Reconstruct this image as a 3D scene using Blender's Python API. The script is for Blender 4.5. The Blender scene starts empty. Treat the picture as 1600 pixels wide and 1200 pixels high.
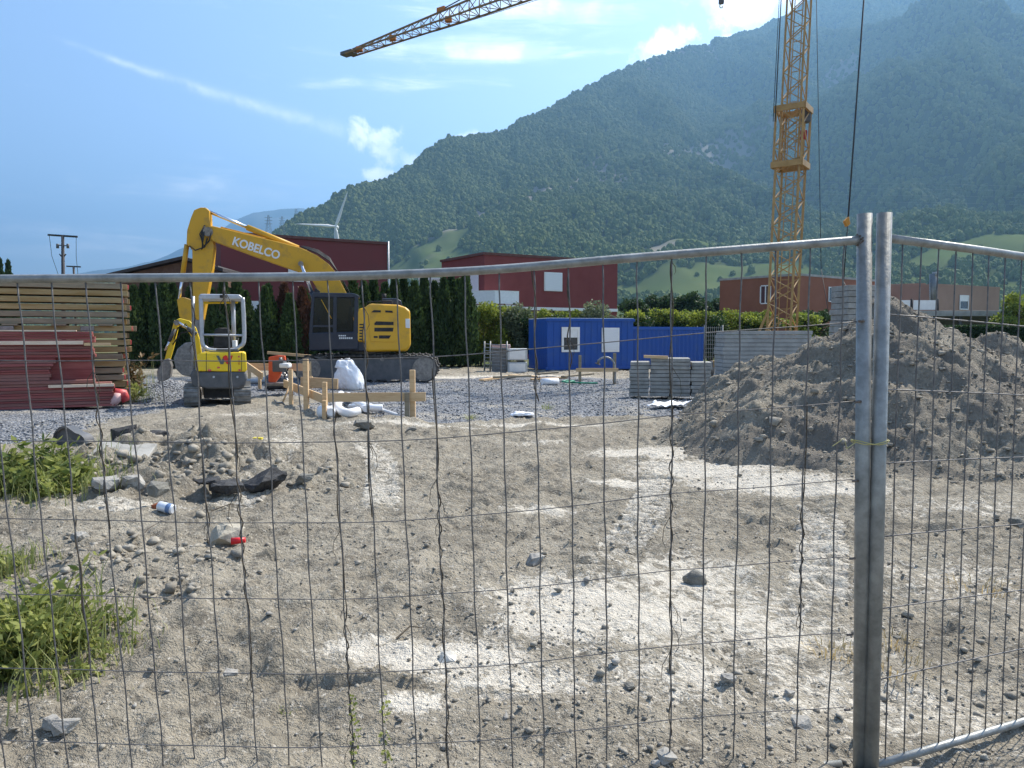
import bpy, bmesh, math, random
import numpy as np
from mathutils import Vector, Matrix, noise as mnoise
R = math.radians
SC = bpy.context.scene
COL = SC.collection
# ------------------------------------------------------------------ camera
F, CX, CY, EYE, PITCH = 1200.0, 800.0, 600.0, 1.65, math.atan(78 / 1200)
cam = bpy.data.cameras.new('camera'); camo = bpy.data.objects.new('camera', cam); COL.objects.link(camo)
cam.sensor_width = 36; cam.lens = 36 * F / 1600; cam.clip_start = 0.05; cam.clip_end = 40000
camo.location = (0, 0, EYE); camo.rotation_euler = (R(90) - PITCH, 0, 0)
SC.camera = camo
# ------------------------------------------------------------------ world
SUN_AZ, SUN_EL = R(47), R(50)          # azimuth from +Y towards +X
W = bpy.data.worlds.new('World'); SC.world = W; W.use_nodes = True
def world():
    nt = W.node_tree; N = nt.nodes; L = nt.links; N.clear()
    def m(op, a, b=None, c=None, clamp=False):
        n = N.new('ShaderNodeMath'); n.operation = op; n.use_clamp = clamp
        for i, v in enumerate((a, b, c)):
            if v is None: continue
            if isinstance(v, (int, float)): n.inputs[i].default_value = v
            else: L.new(v, n.inputs[i])
        return n.outputs[0]
    out = N.new('ShaderNodeOutputWorld'); bg = N.new('ShaderNodeBackground')
    sky = N.new('ShaderNodeTexSky'); sky.sky_type = 'NISHITA'; sky.sun_disc = False
    sky.sun_elevation = SUN_EL; sky.sun_rotation = SUN_AZ; sky.altitude = 500
    sky.air_density = 1.0; sky.dust_density = 2.2; sky.ozone_density = 1.6
    tc = N.new('ShaderNodeTexCoord'); sp = N.new('ShaderNodeSeparateXYZ'); L.new(tc.outputs['Generated'], sp.inputs[0])
    x, y, z = sp.outputs
    az = m('MULTIPLY', m('ARCTAN2', x, y), 57.2958); el = m('MULTIPLY', m('ARCSINE', z), 57.2958)
    def nz(sx, sy, scale, det, rough, off=0.0, dist=0.0):
        cb = N.new('ShaderNodeCombineXYZ'); L.new(m('MULTIPLY', az, sx), cb.inputs[0]); L.new(m('MULTIPLY', el, sy), cb.inputs[1]); cb.inputs[2].default_value = off
        t = N.new('ShaderNodeTexNoise'); t.inputs['Scale'].default_value = scale; t.inputs['Detail'].default_value = det
        t.inputs['Roughness'].default_value = rough; t.inputs['Distortion'].default_value = dist; L.new(cb.outputs[0], t.inputs['Vector'])
        return t.outputs['Fac']
    def gauss(a0, sa, e0, se, slope=0.0):
        da = m('SUBTRACT', az, a0)
        de = m('SUBTRACT', el, m('ADD', m('MULTIPLY', da, slope), e0))
        q = m('ADD', m('POWER', m('ABSOLUTE', m('DIVIDE', da, sa)), 2), m('POWER', m('ABSOLUTE', m('DIVIDE', de, se)), 2))
        return m('POWER', 2.718, m('MULTIPLY', q, -1))
    def ss(v, lo, hi):
        n = N.new('ShaderNodeMapRange'); n.interpolation_type = 'SMOOTHSTEP'; L.new(v, n.inputs[0]); n.inputs[1].default_value = lo; n.inputs[2].default_value = hi
        return n.outputs[0]
    n1 = nz(1, 1, .55, 7, .62, 0, .3)
    cum = None
    for a, sa, e, se, sl, k in [(-9.6, 2.6, 13.6, 1.7, -.35, 1.0), (-9.0, 2.4, 11.2, .7, -.1, 1.0), (-7.4, 1.6, 12.4, .9, -.6, .95), (-3.6, 1.8, 14.0, .5, .2, .95), (11.0, 2.6, 19.6, 1.7, .35, 1.15), (17.0, 4.2, 22.2, 2.2, .1, 1.3), (7.4, 2.2, 17.4, .7, .4, 1.0), (14, 5, 18.5, 1.6, .4, 1.0), (60, 14, 17, 4, 0, 1.0), (-75, 16, 14, 3, 0, .9), (150, 20, 20, 4, 0, .9)]:
        g = m('MULTIPLY', gauss(a, sa, e, se, sl), k); cum = g if cum is None else m('MAXIMUM', cum, g)
    cumm = ss(m('ADD', m('MULTIPLY', cum, .75), m('MULTIPLY', m('SUBTRACT', n1, .5), 1.5)), .34, .72)
    n2 = nz(.22, 1.5, .75, 6, .6, 3.1, .6)
    streak = None
    for a, sa, e, se, sl, k in [(-3.0, 8.5, 19.6, 1.1, .02, .95), (2, 9, 22.5, 1.8, -.05, .8), (-6, 8, 17.6, .7, .05, .6), (-21, 9, 9.6, 1.3, .02, .55), (-30, 9, 6, 1.5, 0, .55), (-22, 2.5, 22.0, .6, -.1, .45), (40, 25, 30, 5, 0, .7), (-60, 25, 26, 5, 0, .6), (120, 40, 28, 7, 0, .7)]:
        g = m('MULTIPLY', gauss(a, sa, e, se, sl), k); streak = g if streak is None else m('MAXIMUM', streak, g)
    st = m('MULTIPLY', ss(m('ADD', m('MULTIPLY', streak, .6), m('SUBTRACT', n2, .5)), .10, .70), .85)
    # contrail: a straight old trail
    n3 = nz(.6, .6, .9, 5, .6, 7.7)
    ln = m('SUBTRACT', el, m('ADD', 14.2, m('MULTIPLY', m('ADD', az, 12.0), -.207)))
    wid = m('ADD', .15, m('MULTIPLY', m('ADD', az, 29.5), .02))
    tr = m('POWER', 2.718, m('MULTIPLY', m('POWER', m('ABSOLUTE', m('DIVIDE', m('ADD', ln, m('MULTIPLY', m('SUBTRACT', n3, .5), .5)), wid)), 2), -1))
    tr = m('MULTIPLY', m('MULTIPLY', tr, m('MULTIPLY', ss(az, -31, -26), m('SUBTRACT', 1, ss(az, -13.5, -11)))), m('MULTIPLY', ss(n3, .25, .6), .5))
    cl = m('MAXIMUM', m('MAXIMUM', cumm, st), tr, clamp=True)
    shade = nz(1, 1, .4, 4, .6, 11)
    cc = N.new('ShaderNodeMix'); cc.data_type = 'RGBA'; L.new(ss(shade, .35, .62), cc.inputs[0])
    cc.inputs[6].default_value = (5.6, 6.3, 7.4, 1); cc.inputs[7].default_value = (9.2, 9.3, 9.4, 1)
    mx = N.new('ShaderNodeMix'); mx.data_type = 'RGBA'; L.new(cl, mx.inputs[0]); L.new(sky.outputs[0], mx.inputs[6]); L.new(cc.outputs[2], mx.inputs[7])
    L.new(mx.outputs[2], bg.inputs[0]); bg.inputs[1].default_value = 0.13; L.new(bg.outputs[0], out.inputs[0])
world()
sl = bpy.data.lights.new('sun', 'SUN'); sl.energy = 4.9; sl.angle = R(.55); sl.color = (1, .93, .82)
so = bpy.data.objects.new('sun', sl); COL.objects.link(so)
sv = Vector((math.sin(SUN_AZ) * math.cos(SUN_EL), math.cos(SUN_AZ) * math.cos(SUN_EL), math.sin(SUN_EL)))
so.rotation_euler = sv.to_track_quat('Z', 'Y').to_euler()
SC.view_settings.view_transform = 'Standard'; SC.view_settings.look = 'None'; SC.view_settings.gamma = 1
SC.view_settings.exposure = 0.93; SC.view_settings.use_curve_mapping = False
SC.render.engine = 'CYCLES'; SC.cycles.use_denoising = True
SC.cycles.max_bounces = 6; SC.cycles.diffuse_bounces = 3; SC.cycles.glossy_bounces = 3; SC.cycles.transparent_max_bounces = 8; SC.cycles.volume_bounces = 0
SC.cycles.use_fast_gi = False

# ------------------------------------------------------------------ pixel helpers
cp, sp_ = math.cos(PITCH), math.sin(PITCH)
def ray(px, py):
    u, v = (px - CX) / F, (CY - py) / F
    return Vector((u, cp + v * sp_, -sp_ + v * cp))
FRAME = None            # (origin, yaw): depth is then measured square to a machine that stands turned by yaw
def frame_n(): return Vector((0, 1, 0)) if FRAME is None else Vector((-math.sin(FRAME[1]), math.cos(FRAME[1]), 0))
def P(px, py, Y):
    d = ray(px, py)
    if FRAME is None: return Vector((0, 0, EYE)) + d * (Y / d.y)
    n = frame_n(); k = (n.dot(FRAME[0] - Vector((0, 0, EYE))) + Y - FRAME[0].y) / n.dot(d); return Vector((0, 0, EYE)) + d * k
def G(px, py, z=0.0):
    d = ray(px, py); return Vector((0, 0, EYE)) + d * ((z - EYE) / d.z)

# ------------------------------------------------------------------ materials
MATS = {}
def mat(name, c1, c2=None, scale=6, rough=.7, metal=0, bump=0, bscale=40, spec=.4, coord='Object', stretch=None, detail=5, lo=.35, hi=.65, trans=0, sub=0):
    if name in MATS: return MATS[name]
    m = bpy.data.materials.new(name); m.use_nodes = True; nt = m.node_tree; N = nt.nodes; L = nt.links
    b = N['Principled BSDF']; b.inputs['Roughness'].default_value = rough; b.inputs['Metallic'].default_value = metal
    b.inputs['Specular IOR Level'].default_value = spec; b.inputs['Transmission Weight'].default_value = trans
    tc = N.new('ShaderNodeTexCoord'); mp = N.new('ShaderNodeMapping'); L.new(tc.outputs[coord], mp.inputs[0])
    if stretch: mp.inputs['Scale'].default_value = stretch
    if c2 is not None:
        t = N.new('ShaderNodeTexNoise'); t.inputs['Scale'].default_value = scale; t.inputs['Detail'].default_value = detail; t.inputs['Roughness'].default_value = .65; L.new(mp.outputs[0], t.inputs['Vector'])
        r = N.new('ShaderNodeMapRange'); r.inputs[1].default_value = lo; r.inputs[2].default_value = hi; L.new(t.outputs['Fac'], r.inputs[0])
        x = N.new('ShaderNodeMix'); x.data_type = 'RGBA'; x.inputs[6].default_value = (*c1, 1); x.inputs[7].default_value = (*c2, 1)
        L.new(r.outputs[0], x.inputs[0]); L.new(x.outputs[2], b.inputs['Base Color'])
    else: b.inputs['Base Color'].default_value = (*c1, 1)
    if bump:
        t2 = N.new('ShaderNodeTexNoise'); t2.inputs['Scale'].default_value = bscale; t2.inputs['Detail'].default_value = 6; t2.inputs['Roughness'].default_value = .6; L.new(mp.outputs[0], t2.inputs['Vector'])
        bp = N.new('ShaderNodeBump'); bp.inputs['Strength'].default_value = bump; bp.inputs['Distance'].default_value = .02; L.new(t2.outputs['Fac'], bp.inputs['Height']); L.new(bp.outputs[0], b.inputs['Normal'])
    MATS[name] = m
    return m
def leafmat(name, c1, c2, trans=.35, rough=.6):
    if name in MATS: return MATS[name]
    m = bpy.data.materials.new(name); m.use_nodes = True; nt = m.node_tree; N = nt.nodes; L = nt.links
    b = N['Principled BSDF']; b.inputs['Roughness'].default_value = rough; b.inputs['Specular IOR Level'].default_value = .3
    g = N.new('ShaderNodeNewGeometry'); oi = N.new('ShaderNodeObjectInfo'); tc = N.new('ShaderNodeTexCoord')
    t = N.new('ShaderNodeTexNoise'); t.inputs['Scale'].default_value = 2.2; t.inputs['Detail'].default_value = 4; L.new(tc.outputs['Object'], t.inputs['Vector'])
    a = N.new('ShaderNodeMath'); a.operation = 'ADD'; L.new(g.outputs['Random Per Island'], a.inputs[0]); L.new(t.outputs['Fac'], a.inputs[1])
    a2 = N.new('ShaderNodeMath'); a2.operation = 'MULTIPLY_ADD'; a2.inputs[1].default_value = .4; L.new(oi.outputs['Random'], a2.inputs[0]); L.new(a.outputs[0], a2.inputs[2])
    r = N.new('ShaderNodeMapRange'); r.inputs[1].default_value = .4; r.inputs[2].default_value = 1.7; L.new(a2.outputs[0], r.inputs[0])
    x = N.new('ShaderNodeMix'); x.data_type = 'RGBA'; x.inputs[6].default_value = (*c1, 1); x.inputs[7].default_value = (*c2, 1)
    L.new(r.outputs[0], x.inputs[0]); L.new(x.outputs[2], b.inputs['Base Color'])
    tl = N.new('ShaderNodeBsdfTranslucent'); L.new(x.outputs[2], tl.inputs[0]); ms = N.new('ShaderNodeMixShader'); ms.inputs[0].default_value = trans
    L.new(b.outputs[0], ms.inputs[1]); L.new(tl.outputs[0], ms.inputs[2]); L.new(ms.outputs[0], N['Material Output'].inputs[0])
    MATS[name] = m
    return m
galv = mat('galvanised', (.20, .205, .195), (.33, .335, .32), 14, .45, .4, .12, 60)
wirem = mat('fence_wire', (.10, .10, .105), (.20, .19, .18), 30, .6, .5)
rustw = mat('weld', (.10, .07, .05), (.25, .22, .2), 60, .8, .4)
wood = mat('fresh_wood', (.50, .33, .17), (.62, .44, .25), 3, .75, 0, .15, 30, stretch=(1, 8, 8))
oldwood = mat('beam_wood', (.25, .165, .06), (.36, .275, .14), 2.2, .8, 0, .2, 25, stretch=(.5, 4, 4))
greywood = mat('grey_wood', (.19, .155, .105), (.30, .25, .17), 2.5, .85, 0, .2, 25, stretch=(.5, 4, 4))
redply2 = mat('red_panel_worn', (.17, .06, .05), (.27, .13, .11), 1.6, .8, 0, .2, 20, stretch=(.4, 6, 6))
redply = mat('red_panel', (.19, .04, .038), (.31, .095, .085), 1.6, .75, 0, .2, 20, stretch=(.4, 6, 6))
redcap = mat('red_plastic', (.50, .04, .05), (.62, .12, .11), 8, .5)
palewood = mat('pale_board', (.62, .46, .33), (.74, .60, .46), 3, .8, stretch=(1, 8, 8))
kyel = mat('excavator_yellow', (.68, .36, .014), (.38, .22, .05), 2.2, .42, 0, .05, 12, spec=.5, lo=.52, hi=.85, detail=9)
kdirty = mat('excavator_boom_yellow', (.62, .33, .018), (.27, .17, .06), 2.6, .5, 0, .08, 14, lo=.50, hi=.85, detail=9)
navy = mat('dark_navy_paint', (.012, .018, .035), (.025, .03, .045), 3, .35, 0, .03, 10)
blk = mat('black_rubber', (.015, .015, .016), (.04, .038, .036), 9, .75, 0, .2, 30)
steel = mat('worn_steel', (.16, .15, .14), (.30, .28, .26), 9, .5, .7, .1, 30)
trackm = mat('track_steel', (.035, .033, .031), (.12, .11, .10), 9, .7, .4, .2, 30)
chrome = mat('chrome_rod', (.75, .75, .77), None, rough=.2, metal=1)
wyel = mat('mini_yellow', (.78, .54, .008), (.45, .33, .09), 3.5, .4, 0, .04, 12, spec=.5, lo=.55, hi=.9, detail=9)
silver = mat('silver_frame', (.36, .375, .40), (.45, .46, .48), 6, .38, .25)
dgrey = mat('dark_grey_casting', (.07, .075, .08), (.11, .11, .115), 5, .55)
white = mat('white_paint', (.78, .78, .76), (.70, .70, .68), 5, .55)
plasticw = mat('white_plastic', (.72, .73, .75), (.80, .81, .82), 7, .35, 0, .1, 12)
glass = mat('cab_glass', (.02, .025, .025), None, rough=.05, spec=.8)
winglass = mat('window_glass', (.03, .04, .05), None, rough=.06, spec=.8)
redwall = mat('dark_red_render', (.17, .04, .042), (.15, .045, .045), .5, .9, 0, .1, 50)
redwall2 = mat('red_render', (.18, .044, .042), (.205, .054, .05), 1.2, .9, 0, .1, 50)
orwall = mat('rust_brown_render', (.23, .088, .05), (.27, .11, .066), .7, .9, 0, .1, 50)
tanwall = mat('tan_render', (.29, .19, .145), (.34, .225, .17), .6, .9, 0, .1, 50)
greyc = mat('grey_concrete', (.27, .265, .245), (.38, .37, .345), 3, .9, 0, .2, 30)
slabm = mat('concrete_slab', (.22, .215, .195), (.35, .34, .31), 5, .9, 0, .25, 40)
rooff = mat('roof_edge', (.10, .035, .03), (.14, .06, .05), 4, .7)
browntim = mat('brown_timber', (.09, .045, .028), (.14, .075, .05), 3, .85)
contm = mat('container_blue', (.008, .068, .31), (.045, .10, .25), 1.8, .5, 0, .05, 9, lo=.5, hi=.9, detail=9)
cranem = mat('crane_yellow', (.30, .175, .055), (.40, .25, .09), 3, .5, 0, .08, 20)
ropem = mat('steel_rope', (.03, .03, .032), None, rough=.6, metal=.4)
orangem = mat('orange_red_paint', (.66, .085, .025), (.72, .13, .05), 5, .45)
bagm = mat('black_plastic_bag', (.012, .012, .014), (.03, .03, .032), 9, .22, 0, .3, 14)
sackm = mat('white_woven_sack', (.74, .75, .78), (.82, .83, .84), 12, .6, 0, .3, 25)
greenm = mat('green_hose', (.03, .22, .13), (.05, .32, .2), 8, .5)
asph = mat('asphalt', (.018, .018, .02), (.06, .06, .06), 18, .85, 0, .5, 60)
rockm = mat('grey_rock', (.22, .21, .19), (.38, .36, .32), 7, .92, 0, .5, 40)
rockd = mat('dark_stone', (.12, .115, .10), (.22, .21, .18), 7, .92, 0, .5, 40)
rockp = mat('pale_rock', (.42, .40, .35), (.56, .54, .49), 6, .92, 0, .5, 40)
redm = mat('red_plastic_cup', (.62, .015, .02), None, rough=.35)
canm = mat('white_can', (.62, .66, .72), (.75, .77, .8), 12, .35, .2)
vinem = mat('dry_vine', (.045, .035, .025), (.10, .08, .055), 40, .9)
barkm = mat('bark', (.06, .045, .03), (.12, .09, .06), 9, .95, 0, .5, 30)
thuja = leafmat('thuja_leaf', (.014, .036, .012), (.065, .105, .03), .3)
thujab = leafmat('thuja_brown', (.06, .025, .015), (.12, .055, .03), .25)
hedgey = leafmat('hedge_yellow', (.05, .11, .02), (.33, .36, .05), .4)
hedged = leafmat('hedge_dark', (.012, .032, .010), (.04, .08, .02), .3)
treed = leafmat('tree_dark', (.018, .04, .014), (.055, .095, .03), .35)
shrubg = leafmat('shrub_greygreen', (.07, .10, .05), (.17, .20, .11), .4)
treey = leafmat('tree_yellowgreen', (.08, .14, .02), (.28, .32, .05), .4)
weedm = leafmat('weed_leaf', (.05, .095, .016), (.34, .36, .10), .45)
grassm = leafmat('grass_blade', (.10, .15, .03), (.42, .42, .18), .4)
drygrass = leafmat('dry_grass', (.30, .22, .10), (.48, .38, .2), .3)
dockm = leafmat('dock_weed', (.10, .07, .03), (.22, .13, .05), .3)

def soilmat(name, mound=False):
    m = bpy.data.materials.new(name); m.use_nodes = True; nt = m.node_tree; N = nt.nodes; L = nt.links
    b = N['Principled BSDF']; b.inputs['Roughness'].default_value = .95; b.inputs['Specular IOR Level'].default_value = .15
    tc = N.new('ShaderNodeTexCoord')
    def nz(s, d=6, r=.6, dist=0):
        t = N.new('ShaderNodeTexNoise'); t.inputs['Scale'].default_value = s; t.inputs['Detail'].default_value = d; t.inputs['Roughness'].default_value = r; t.inputs['Distortion'].default_value = dist; L.new(tc.outputs['Object'], t.inputs['Vector']); return t.outputs['Fac']
    def rng(v, lo, hi):
        r = N.new('ShaderNodeMapRange'); r.inputs[1].default_value = lo; r.inputs[2].default_value = hi; L.new(v, r.inputs[0]); return r.outputs[0]
    def mix(f, a, c):
        x = N.new('ShaderNodeMix'); x.data_type = 'RGBA'
        L.new(f, x.inputs[0])
        for i, v in ((6, a), (7, c)):
            if isinstance(v, tuple): x.inputs[i].default_value = (*v, 1)
            else: L.new(v, x.inputs[i])
        return x.outputs[2]
    def math2(op, a, c):
        n = N.new('ShaderNodeMath'); n.operation = op
        for i, v in enumerate((a, c)):
            if isinstance(v, (int, float)): n.inputs[i].default_value = v
            else: L.new(v, n.inputs[i])
        return n.outputs[0]
    col = mix(rng(nz(1.3, 3), .36, .64), (.24, .213, .166), (.365, .327, .258))
    col = mix(rng(nz(9, 3, .7), .5, .72), col, (.135, .121, .098))
    col = mix(rng(nz(30, 3, .75), .57, .66), col, (.46, .425, .36))
    if mound:
        col = mix(rng(nz(.8, 4), .4, .6), col, (.20, .18, .15))
    hgt = nz(26, 4, .72)
    if not mound:
        def attr(nm):
            a = N.new('ShaderNodeAttribute'); a.attribute_name = nm; return a.outputs['Fac']
        pale = attr('pale'); grav = attr('gravel')
        pf = rng(math2('ADD', math2('MULTIPLY', pale, .98), math2('MULTIPLY', math2('SUBTRACT', nz(9, 6, .85, .8), .5), 2.3)), .42, .60)
        col = mix(pf, col, mix(rng(nz(14, 2), .4, .65), (.66, .61, .515), (.54, .495, .415)))
        vo = N.new('ShaderNodeTexVoronoi'); vo.inputs['Scale'].default_value = 22; L.new(tc.outputs['Object'], vo.inputs['Vector'])
        se = N.new('ShaderNodeSeparateColor'); L.new(vo.outputs['Color'], se.inputs[0])
        gcol = mix(rng(se.outputs[0], .0, 1.0), (.08, .085, .095), (.29, .30, .315))
        gcol = mix(rng(nz(.9, 4), .5, .7), gcol, (.33, .31, .27))
        gf = rng(math2('ADD', grav, math2('MULTIPLY', math2('SUBTRACT', nz(3, 3, .7), .5), .9)), .42, .58)
        col = mix(gf, col, gcol)
        far = attr('far'); col = mix(far, col, mix(rng(nz(.05, 5), .4, .6), (.06, .09, .025), (.16, .15, .07)))
        gh = math2('MULTIPLY', math2('SUBTRACT', 1, vo.outputs['Distance']), .9)
        hm = N.new('ShaderNodeMix'); L.new(gf, hm.inputs[0]); L.new(hgt, hm.inputs[2]); L.new(gh, hm.inputs[3]); hgt = hm.outputs[0]
    L.new(col, b.inputs['Base Color'])
    bp = N.new('ShaderNodeBump'); bp.inputs['Strength'].default_value = 1.0; bp.inputs['Distance'].default_value = .06; L.new(hgt, bp.inputs['Height']); L.new(bp.outputs[0], b.inputs['Normal'])
    return m
soil = soilmat('soil'); moundm = soilmat('mound_soil', True)

# ------------------------------------------------------------------ mesh helpers
def empty(name, loc, label=None, cat=None, group=None):
    o = bpy.data.objects.new(name, None); COL.objects.link(o); o.location = loc; o.empty_display_size = .2
    tag(o, label, cat, group); return o
def tag(o, label=None, cat=None, group=None, kind=None):
    if label: o['label'] = label
    if cat: o['category'] = cat
    if group: o['group'] = group
    if kind: o['kind'] = kind
    return o
def link(name, me, parent=None):
    o = bpy.data.objects.new(name, me); COL.objects.link(o)
    if parent is not None:
        o.parent = parent
        if parent.type == 'EMPTY': o.matrix_parent_inverse = Matrix.LocRotScale(parent.location, parent.rotation_euler, parent.scale).inverted()
    return o
class MB:
    def __init__(s): s.v = []; s.f = []; s.sm = []
    def add(s, vs, fs, smooth=False):
        k = len(s.v); s.v += [tuple(p) for p in vs]; s.f += [tuple(i + k for i in f) for f in fs]; s.sm += [smooth] * len(fs); return s
    def box(s, c, size, rot=None):
        c = Vector(c); hx, hy, hz = size[0] / 2, size[1] / 2, size[2] / 2
        vs = [Vector((a * hx, b * hy, d * hz)) for d in (-1, 1) for b in (-1, 1) for a in (-1, 1)]
        if rot is not None: vs = [rot @ v for v in vs]
        return s.add([c + v for v in vs], [(0, 2, 3, 1), (4, 5, 7, 6), (0, 1, 5, 4), (2, 6, 7, 3), (0, 4, 6, 2), (1, 3, 7, 5)])
    def box2(s, a, b):
        return s.box([(a[i] + b[i]) / 2 for i in range(3)], [abs(b[i] - a[i]) for i in range(3)])
    def prism(s, poly, ext):
        n = len(poly); ext = Vector(ext); vs = [Vector(p) for p in poly] + [Vector(p) + ext for p in poly]
        nrm = Vector((0, 0, 0))
        for i in range(n):
            a, b = Vector(poly[i]), Vector(poly[(i + 1) % n]); nrm += a.cross(b)
        fs = [tuple(range(n)), tuple(range(2 * n - 1, n - 1, -1))] + [(i, i + n, (i + 1) % n + n, (i + 1) % n) for i in range(n)]
        if nrm.dot(ext) > 0: fs = [tuple(reversed(f)) for f in fs]
        return s.add(vs, fs)
    def tube(s, path, r, n=8, caps=True):
        path = [Vector(p) for p in path]; k = len(path); rs = r if isinstance(r, (list, tuple)) else [r] * k
        vs = []; u = None
        for i, p in enumerate(path):
            t = (path[min(i + 1, k - 1)] - path[max(i - 1, 0)]).normalized()
            if u is None: u = t.orthogonal().normalized()
            else: u = (u - t * u.dot(t)).normalized()
            w = t.cross(u)
            vs += [p + (u * math.cos(2 * math.pi * j / n) + w * math.sin(2 * math.pi * j / n)) * rs[i] for j in range(n)]
        fs = [(i * n + j, i * n + (j + 1) % n, (i + 1) * n + (j + 1) % n, (i + 1) * n + j) for i in range(k - 1) for j in range(n)]
        s.add(vs, fs, n > 5)
        if caps:
            q = len(s.v) - len(vs); s.f += [tuple(q + j for j in reversed(range(n))), tuple(q + (k - 1) * n + j for j in range(n))]; s.sm += [False, False]
        return s
    def bar(s, a, b, w, h=None):
        a, b = Vector(a), Vector(b); d = b - a; h = h or w
        t = d.normalized(); up = Vector((0, 0, 1)) if abs(t.z) < .95 else Vector((0, 1, 0))
        x = t.cross(up).normalized(); y = x.cross(t)
        rot = Matrix((x, t, y)).transposed()
        return s.box((a + b) / 2, (w, d.length, h), rot)
    def build(s, name, m, parent=None, bevel=0, seg=2):
        me = bpy.data.meshes.new(name); me.from_pydata(s.v, [], s.f); me.materials.append(m)
        if any(s.sm): me.polygons.foreach_set('use_smooth', s.sm)
        me.update(); o = link(name, me, parent)
        if bevel:
            b = o.modifiers.new('bevel', 'BEVEL'); b.width = bevel; b.segments = seg; b.limit_method = 'ANGLE'
        return o
def npmesh(name, V, Fc, m, parent=None, smooth=False):
    me = bpy.data.meshes.new(name); V = np.asarray(V, dtype=np.float32); Fc = np.asarray(Fc, dtype=np.int32); k = Fc.shape[1]
    me.vertices.add(len(V)); me.vertices.foreach_set('co', V.ravel()); me.loops.add(Fc.size); me.loops.foreach_set('vertex_index', Fc.ravel())
    me.polygons.add(len(Fc)); me.polygons.foreach_set('loop_start', np.arange(0, Fc.size, k, dtype=np.int32))
    if smooth: me.polygons.foreach_set('use_smooth', np.ones(len(Fc), dtype=bool))
    me.update(calc_edges=True); me.validate(); me.materials.append(m)
    return link(name, me, parent)
def copy_tree(o, parent=None):
    c = o.copy(); COL.objects.link(c); c.parent = parent
    for ch in o.children: copy_tree(ch, c)
    return c
# numpy value noise
def _hash(ix, iy, seed):
    h = (ix.astype(np.int64) * 374761393 + iy.astype(np.int64) * 668265263 + seed * 1442695041) & 0xffffffff
    h = ((h ^ (h >> 13)) * 1274126177) & 0xffffffff
    return ((h ^ (h >> 16)) & 0xffff) / 65535.0
def vnoise(x, y, seed=0):
    ix, iy = np.floor(x), np.floor(y); fx, fy = x - ix, y - iy; ix = ix.astype(np.int64); iy = iy.astype(np.int64)
    fx = fx * fx * fx * (fx * (fx * 6 - 15) + 10); fy = fy * fy * fy * (fy * (fy * 6 - 15) + 10)
    a, b, c, d = _hash(ix, iy, seed), _hash(ix + 1, iy, seed), _hash(ix, iy + 1, seed), _hash(ix + 1, iy + 1, seed)
    return (a * (1 - fx) + b * fx) * (1 - fy) + (c * (1 - fx) + d * fx) * fy - .5
def fbm(x, y, seed=0, o=4, g=.5):
    s = 0; a = 1.0
    for i in range(o): s = s + a * vnoise(x * 2 ** i + 17.3 * i, y * 2 ** i - 9.1 * i, seed + i); a *= g
    return s
def sstep(v, a, b):
    t = np.clip((v - a) / (b - a), 0, 1); return t * t * (3 - 2 * t)

# ------------------------------------------------------------------ ground
def gp(px, py): p = G(px, py); return p.x, p.y
PALE = []
def pb(px, py, rx, ry, k=1.0): x, y = gp(px, py); PALE.append((x, y, rx, ry, k))
pb(1010, 705, .95, .7); pb(1100, 730, 1.1, .8); pb(1200, 752, 1.0, .55); pb(1290, 768, .9, .35, .9); pb(985, 752, .6, .35, .9)
pb(850, 790, .5, .2, .75); pb(900, 935, .75, .55, .8); pb(870, 975, .5, .35, .8); pb(1000, 960, .8, .6, .75); pb(1080, 900, .7, .8, .7); pb(1180, 960, .8, .8, .66)
pb(700, 1020, .55, .25, .95); pb(580, 1015, .35, .2, .8); pb(650, 1080, .2, .1, .9); pb(800, 1050, .6, .2, .7); pb(1060, 1040, .6, .4, .62); pb(1250, 1050, .6, .6, .55)
pb(840, 690, .7, .3, .6); pb(640, 668, 2.0, .25, .7); pb(850, 662, 2.0, .25, .7); pb(380, 650, 1.2, .8, .6); pb(430, 690, 1.0, .5, .5); pb(200, 800, .9, .3, .6); pb(1500, 900, 1.0, .8, .5); pb(1450, 1080, .7, .5, .5)
pb(1490, 800, 1.2, .6, .5); pb(790, 590, 5, 1.5, .75); pb(700, 590, 2.5, 1.0, .9)
BELTS = [((.1, 4.2), (2.1, 10.8)), ((1.55, 4.0), (3.45, 9.6)), ((-2.6, 6.2), (-4.2, 15.5)), ((-1.2, 6.4), (-2.9, 14.0))]
def belt(x, y):
    # crawler tracks pressed into the soil: (pale smear, cleat ridges)
    p = np.zeros_like(x); r = np.zeros_like(x)
    for (x0, y0), (x1, y1) in BELTS:
        L = math.hypot(x1 - x0, y1 - y0); tx, ty = (x1 - x0) / L, (y1 - y0) / L; t = (x - x0) * tx + (y - y0) * ty; q = -(x - x0) * ty + (y - y0) * tx + .25 * np.sin(t * .5)
        e = sstep(t, 0, 1.2) * (1 - sstep(t, L - 1.5, L)) * (1 - sstep(np.abs(q), .17, .24)) * (.55 + .9 * np.clip(vnoise(x * .9, y * .9, 55) + .3, 0, .5))
        p = np.maximum(p, e); r = r + e * np.sin(t * 40)
    return p, r
def pale_mask(x, y):
    s = .6 * belt(x, y)[0]
    for cx, cy, rx, ry, k in PALE: s = np.maximum(s, k * np.exp(-((x - cx) / rx) ** 2 - ((y - cy) / ry) ** 2))
    return s
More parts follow.
